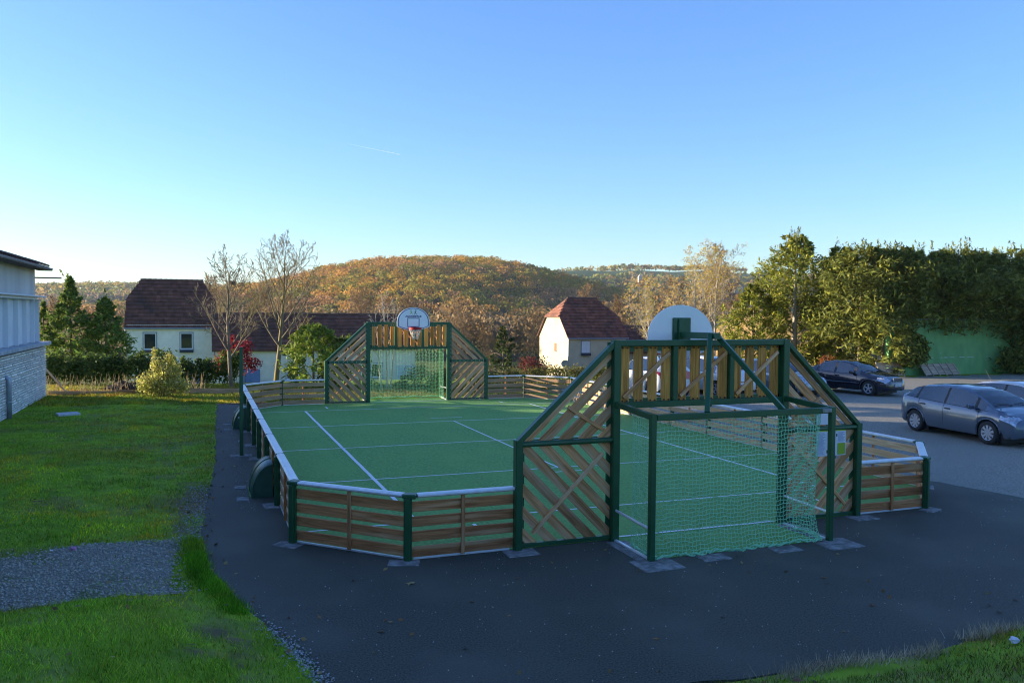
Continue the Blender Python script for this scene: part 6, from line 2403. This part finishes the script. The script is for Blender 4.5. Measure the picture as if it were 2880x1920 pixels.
# ------------------------------------------------------------------ gravel patch, litter, kerbs, sign
m_chip = mat('grey_gravel', (0.11, 0.095, 0.07), (0.46, 0.41, 0.32), scale=70, detail=4, rough=0.9, coords='World', bump=1.0, bscale=80, c3=(0.13, 0.15, 0.05), s3=1.1, r3=(0.56, 0.70))
xs = np.linspace(-14.0, -7.45, 40)
ys = np.linspace(-0.75, 2.2, 26)
GX, GY = np.meshgrid(xs, ys)
ins = in_gravel(GX, GY)
Zg = ground_z(GX, GY) + np.where(ins, 0.012, -0.05)
idx = np.arange(GX.size).reshape(GX.shape)
Fq = np.stack([idx[:-1, :-1], idx[:-1, 1:], idx[1:, 1:], idx[1:, :-1]], -1).reshape(-1, 4)
o = link('gravel_patch', np_mesh('gravel_patch', np.stack([GX, GY, Zg], -1).reshape(-1, 3), Fq, m_chip, smooth=True))
tag(o, 'grey gravel patch with moss in the lawn at the lower left', None, kind='structure')


def pebbles(name, label, X, Y, z, smin, smax, m, seed, col_=None):
    rg = np_rng(seed)
    n = len(X)
    s = rg.uniform(smin, smax, n)
    base = np.array([(1, 0, 0), (-1, 0, 0), (0, 1, 0), (0, -1, 0), (0, 0, 0.7), (0, 0, -0.5)], float)
    fc = np.array([(0, 2, 4), (2, 1, 4), (1, 3, 4), (3, 0, 4), (2, 0, 5), (1, 2, 5), (3, 1, 5), (0, 3, 5)])
    a = rg.random(n) * 2 * PI
    ca, sa = np.cos(a), np.sin(a)
    B = base[None] * (0.7 + 0.6 * rg.random((n, 6, 1)))
    V = np.stack([B[:, :, 0] * ca[:, None] - B[:, :, 1] * sa[:, None], (B[:, :, 0] * sa[:, None] + B[:, :, 1] * ca[:, None]) * 0.75, B[:, :, 2]], -1) * (s / 2)[:, None, None]
    V = V + np.stack([X, Y, z + s * 0.12], 1)[:, None, :]
    F = fc[None] + (np.arange(n) * 6)[:, None, None]
    o = link(name, np_mesh(name, V.reshape(-1, 3), F.reshape(-1, 3), m, np.repeat(col_ * (0.6 + 0.7 * rg.random((n, 1))), 8, 0)))
    tag(o, label, 'gravel', kind='stuff')
    return o


m_peb = mat('pebbles', (1, 1, 1), rough=0.85, attr='tint')
rg = np_rng(700)
X = rg.uniform(-12.5, -7.4, 14000)
Y = rg.uniform(-0.6, 2.2, 14000)
k = in_gravel(X + rg.normal(0, 0.10, 14000), Y + rg.normal(0, 0.10, 14000))
X, Y = X[k], Y[k]
pebbles('gravel_stones', 'loose grey stones of the gravel patch', X, Y, ground_z(X, Y) + 0.012, 0.008, 0.050, m_peb, 701, np.array([0.44, 0.39, 0.31]))
n = 1500
Y = np.concatenate([rg.uniform(2.0, 6.0, 800), rg.normal(-2.9, 0.7, 700)])
X = edge_x(Y) - np.abs(rg.normal(0, 0.22, n))
X[800:] = edge_x(Y[800:]) + rg.normal(0.02, 0.06, 700)
pebbles('verge_stones', 'pale stones along the edge of the left path', X, Y, np.maximum(ground_z(X, Y), 0.0) + 0.006, 0.012, 0.035, m_peb, 702, np.array([0.42, 0.41, 0.40]))
n = 900
X = rg.uniform(-7, 12, n)
Y = rg.uniform(-4.6, 0.2, n)
ok = (X > edge_x(Y) + 0.05) & (X < 7)
X, Y = X[ok], Y[ok]
pebbles('stray_chips', 'small pale chips scattered over the asphalt', X, Y, np.zeros(len(X)) + 0.002, 0.008, 0.020, m_peb, 703, np.array([0.62, 0.61, 0.58]))
n = 700
X = rg.normal(-6.62, 0.09, n)
Y = rg.uniform(3.5, 16, n)
pebbles('drift_chips', 'pale grit drifted against the left fence', X, Y, np.zeros(n) + 0.002, 0.006, 0.016, m_peb, 704, np.array([0.55, 0.54, 0.50]))
n = 2600
X = rg.uniform(6.7, 14, n)
Y = rg.uniform(-3, 12, n)
pebbles('car_park_chips', 'loose pale chippings on the car park', X, Y, np.zeros(n) - 0.004, 0.010, 0.026, m_peb, 705, np.array([0.50, 0.48, 0.46]))


n = 420
X = np.concatenate([rg.uniform(-12.5, -7.3, 200), edge_x(np.linspace(-3, 20, 140)) + rg.normal(0.0, 0.12, 140), rg.uniform(-6.6, 3, 80)])
Y = np.concatenate([rg.uniform(-4, 20, 200), np.linspace(-3, 20, 140), rg.uniform(-5.2, -0.2, 80)])
LP = np.stack([X, Y, np.maximum(ground_z(X, Y), 0.0) + np.where(X < edge_x(Y), 0.045, 0.012)], 1)
LN = rg.normal(size=(n, 3)) * 0.35 + np.array([0, 0, 1.0])
LV, LF = quads_at(LP, LN, rg.uniform(0.04, 0.09, n), 1.4, rg)
o = link('leaf_litter', np_mesh('leaf_litter', LV, LF, m_leaf, tints((0.34, 0.18, 0.07), n, rg, 0.3, [(0.45, 0.30, 0.12), (0.20, 0.10, 0.05)], 0.5)))
tag(o, 'small dead leaves strewn over lawn and tarmac edges', 'leaves', kind='stuff')


def leaf(label, x, y, z, s, rz, c):
    mb = MB()
    pts = []
    for k in range(10):
        a = 2 * PI * k / 10
        r = s * (0.5 if k % 2 == 0 else 0.26)
        pts.append((r * math.cos(a), r * math.sin(a) * 0.8, 0.012 * math.sin(k * 1.9) + 0.006))
    mb.add([(0, 0, 0.012)] + pts, [(0, 1 + k, 1 + (k + 1) % 10) for k in range(10)])
    o = mb.build('fallen_leaf', mat('leaf_%s' % c, {'tan': (0.36, 0.24, 0.10), 'brown': (0.20, 0.09, 0.04), 'pale': (0.42, 0.36, 0.26)}[c], rough=0.8), None, matrix=Matrix.Translation((x, y, z)) @ Matrix.Rotation(rz, 4, 'Z'))
    tag(o, label, 'leaf', 'fallen leaves')


leaf('tan fallen leaf on the asphalt before the near left fence', -4.92, -0.98, 0.004, 0.15, 0.4, 'tan')
leaf('tan fallen leaf on the left path by the net pole', -6.71, 7.86, 0.004, 0.13, 1.4, 'tan')
leaf('brown fallen leaf lying in the shaded lawn', -10.02, 4.88, gz(-10.02, 4.88) + 0.05, 0.16, 0.2, 'brown')
leaf('brown fallen leaf in the grass at the bottom right', -2.35, -5.1, gz(-2.35, -5.1) + 0.05, 0.14, 2.2, 'brown')
leaf('small dark leaf on the asphalt at the lower right', 0.05, -3.55, 0.004, 0.09, 1.1, 'brown')


def scrap(label, x, y, z, s, c, seed):
    rg = random.Random(seed)
    mb = MB()
    bm = bmesh.new()
    bmesh.ops.create_icosphere(bm, subdivisions=2, radius=s / 2)
    for v in bm.verts:
        v.co *= 1 + rg.uniform(-.35, .25)
        v.co.z *= 0.6
    me = bpy.data.meshes.new('crumpled_paper')
    bm.to_mesh(me)
    bm.free()
    me.materials.append(mat('scrap_' + ('pink' if c[1] < 0.5 else 'white'), c, rough=0.7))
    o = link('crumpled_paper', me, None, Matrix.Translation((x, y, z)))
    tag(o, label, 'litter', 'scraps of litter')


scrap('crumpled white paper in the grass at the lower right corner', 0.25, -5.2, gz(0.25, -5.2) + 0.05, 0.10, (0.70, 0.68, 0.72), 1)
scrap('pink scrap of litter at the edge of the gravel patch', -9.08, 1.86, gz(-9.08, 1.86) + 0.03, 0.09, (0.55, 0.22, 0.38), 2)
scrap('white scrap of litter beside the pink one', -9.35, 1.84, gz(-9.35, 1.84) + 0.025, 0.05, (0.70, 0.69, 0.68), 3)
scrap('white scrap on the asphalt at the right edge', 6.6, -1.1, 0.015, 0.08, (0.72, 0.71, 0.70), 4)

# inspection slab in the lawn
mb = MB()
mb.box((0, 0, 0), (0.62, 0.5, 0.08), ch=0.015)
o = mb.build('inspection_slab', mat('pale_slab', (0.50, 0.50, 0.52), (0.62, 0.62, 0.63), scale=8, rough=0.9), None, matrix=Matrix.Translation((-11.3, 17.75, gz(-11.3, 17.75) + 0.035)) @ Matrix.Rotation(0.3, 4, 'Z'))
tag(o, 'pale concrete inspection slab lying in the lawn', 'slab')

# low edging board along the plot behind the lawn
t = thing('edging_board', 'low dark edging board along the far end of the lawn', 'edging', (-13.0, 24.75, 0))
for k in range(3):
    board(t, 'plank', (0.1 + 2.4 * k, -0.12 * k, 0.13), (2.45 + 2.4 * k, -0.12 * (k + 1), 0.13), 0.20, 0.04, (0, -1, 0), m_wood_far, 0.004, rng)
for k in range(4):
    board(t, 'stake', (0.1 + 2.35 * k, 0.04 - 0.12 * k, -0.1), (0.1 + 2.35 * k, 0.04 - 0.12 * k, 0.26), 0.05, 0.05, (0, -1, 0), m_wood_far, 0.004, rng)
# earth heap
bm = bmesh.new()
bmesh.ops.create_icosphere(bm, subdivisions=4, radius=1.0)
for v in bm.verts:
    n_ = mnoise.noise(v.co * 2.3) * 0.35 + mnoise.noise(v.co * 6.1) * 0.16
    v.co *= 1 + n_
    v.co = Vector((v.co.x * 0.75, v.co.y * 0.5, v.co.z * 0.34))
me = bpy.data.meshes.new('earth_heap')
bm.to_mesh(me)
bm.free()
me.materials.append(mat('dark_earth', (0.030, 0.020, 0.014), (0.075, 0.052, 0.035), scale=9, rough=1.0, bump=1.0, bscale=30))
o = link('earth_heap', me, None, Matrix.Translation((-10.3, 25.7, 0.12)))
tag(o, 'dark heap of earth left of the yellow shrub', 'heap')
# back of a road sign
t = thing('road_sign', 'dark red diamond-shaped road sign beside the white house', 'sign', (-11.15, 33.1, gz(-11.15, 33.1)))
mb = MB()
mb.prism([(0, -0.42), (0.40, 0), (0, 0.42), (-0.40, 0)], (0, 0, 1.15), (1, 0, 0), (0, 0, 1), 0.02)
mb.build('plate', mat('maroon_sign', (0.085, 0.022, 0.030), rough=0.5), t, fix=True)
mb = MB()
mb.tube([(0, 0.03, -0.2), (0, 0.03, 1.4)], 0.03, 8)
mb.build('post', m_zincpipe, t)
# leaning prop at the corner of the building
mb = MB()
mb.beam((-12.2, 24.9, 0.0), (-13.1, 25.3, 1.1), 0.05, 0.05)
o = mb.build('leaning_post', m_pallet, None)
tag(o, 'pale post leaning at the corner of the grey building', 'post')

# brick edging at the end of the path
t = thing('brick_edging', 'thin red brick edging across the end of the left path', 'edging', (-6.9, 20.46, 0))
for k in range(8):
    mb = MB()
    mb.box((0, 0, 0), (0.21, 0.10, 0.06), ch=0.006)
    mb.build('brick', mat('edging_brick', (0.26, 0.12, 0.085), (0.36, 0.19, 0.14), scale=8, rough=0.9, vary=0.2), t, matrix=Matrix.Translation((0.10 + 0.22 * k, 0, 0.0)))

# contrail and a wisp of cloud, far away
m_vap = bpy.data.materials.new('ice_vapour')
m_vap.use_nodes = True
nn, ll = m_vap.node_tree.nodes, m_vap.node_tree.links
nn['Principled BSDF'].inputs['Base Color'].default_value = (0.95, 0.95, 0.95, 1)
nn['Principled BSDF'].inputs['Roughness'].default_value = 1.0
nn['Principled BSDF'].inputs['Specular IOR Level'].default_value = 0.0
tr_ = nn.new('ShaderNodeBsdfTransparent')
mx_ = nn.new('ShaderNodeMixShader')
mx_.inputs[0].default_value = 0.22
ll.new(tr_.outputs[0], mx_.inputs[1])
tl_ = nn.new('ShaderNodeBsdfTranslucent')
ad_ = nn.new('ShaderNodeAddShader')
ll.new(nn['Principled BSDF'].outputs[0], ad_.inputs[0])
ll.new(tl_.outputs[0], ad_.inputs[1])
ll.new(ad_.outputs[0], mx_.inputs[2])
ll.new(mx_.outputs[0], nn['Material Output'].inputs[0])
mb = MB()
a, b = Vector((1337.9, 8101.5, 1627.4)), Vector((1808.1, 7919.8, 1527.4))
mb.tube([a.lerp(b, f) for f in (0, 0.3, 0.6, 0.85, 1.0)], [0.8, 1.6, 2.6, 3.6, 3.0], 8)
o = mb.build('contrail', m_vap)
tag(o, 'short white contrail high over the hill', 'contrail')

# ------------------------------------------------------------------ the air: thin haze over the whole valley
m_air = bpy.data.materials.new('thin_haze')
m_air.use_nodes = True
an, al = m_air.node_tree.nodes, m_air.node_tree.links
an.remove(an['Principled BSDF'])
pv = an.new('ShaderNodeVolumePrincipled')
pv.inputs['Color'].default_value = (0.80, 0.88, 1.0, 1)
pv.inputs['Density'].default_value = 0.00008
al.new(pv.outputs[0], an['Material Output'].inputs['Volume'])
mb = MB()
mb.box((CAM.x, CAM.y, 55), (8400, 8400, 190))
hz = mb.build('haze', m_air)
tag(hz, 'thin bluish haze over the valley', 'haze', kind='stuff')
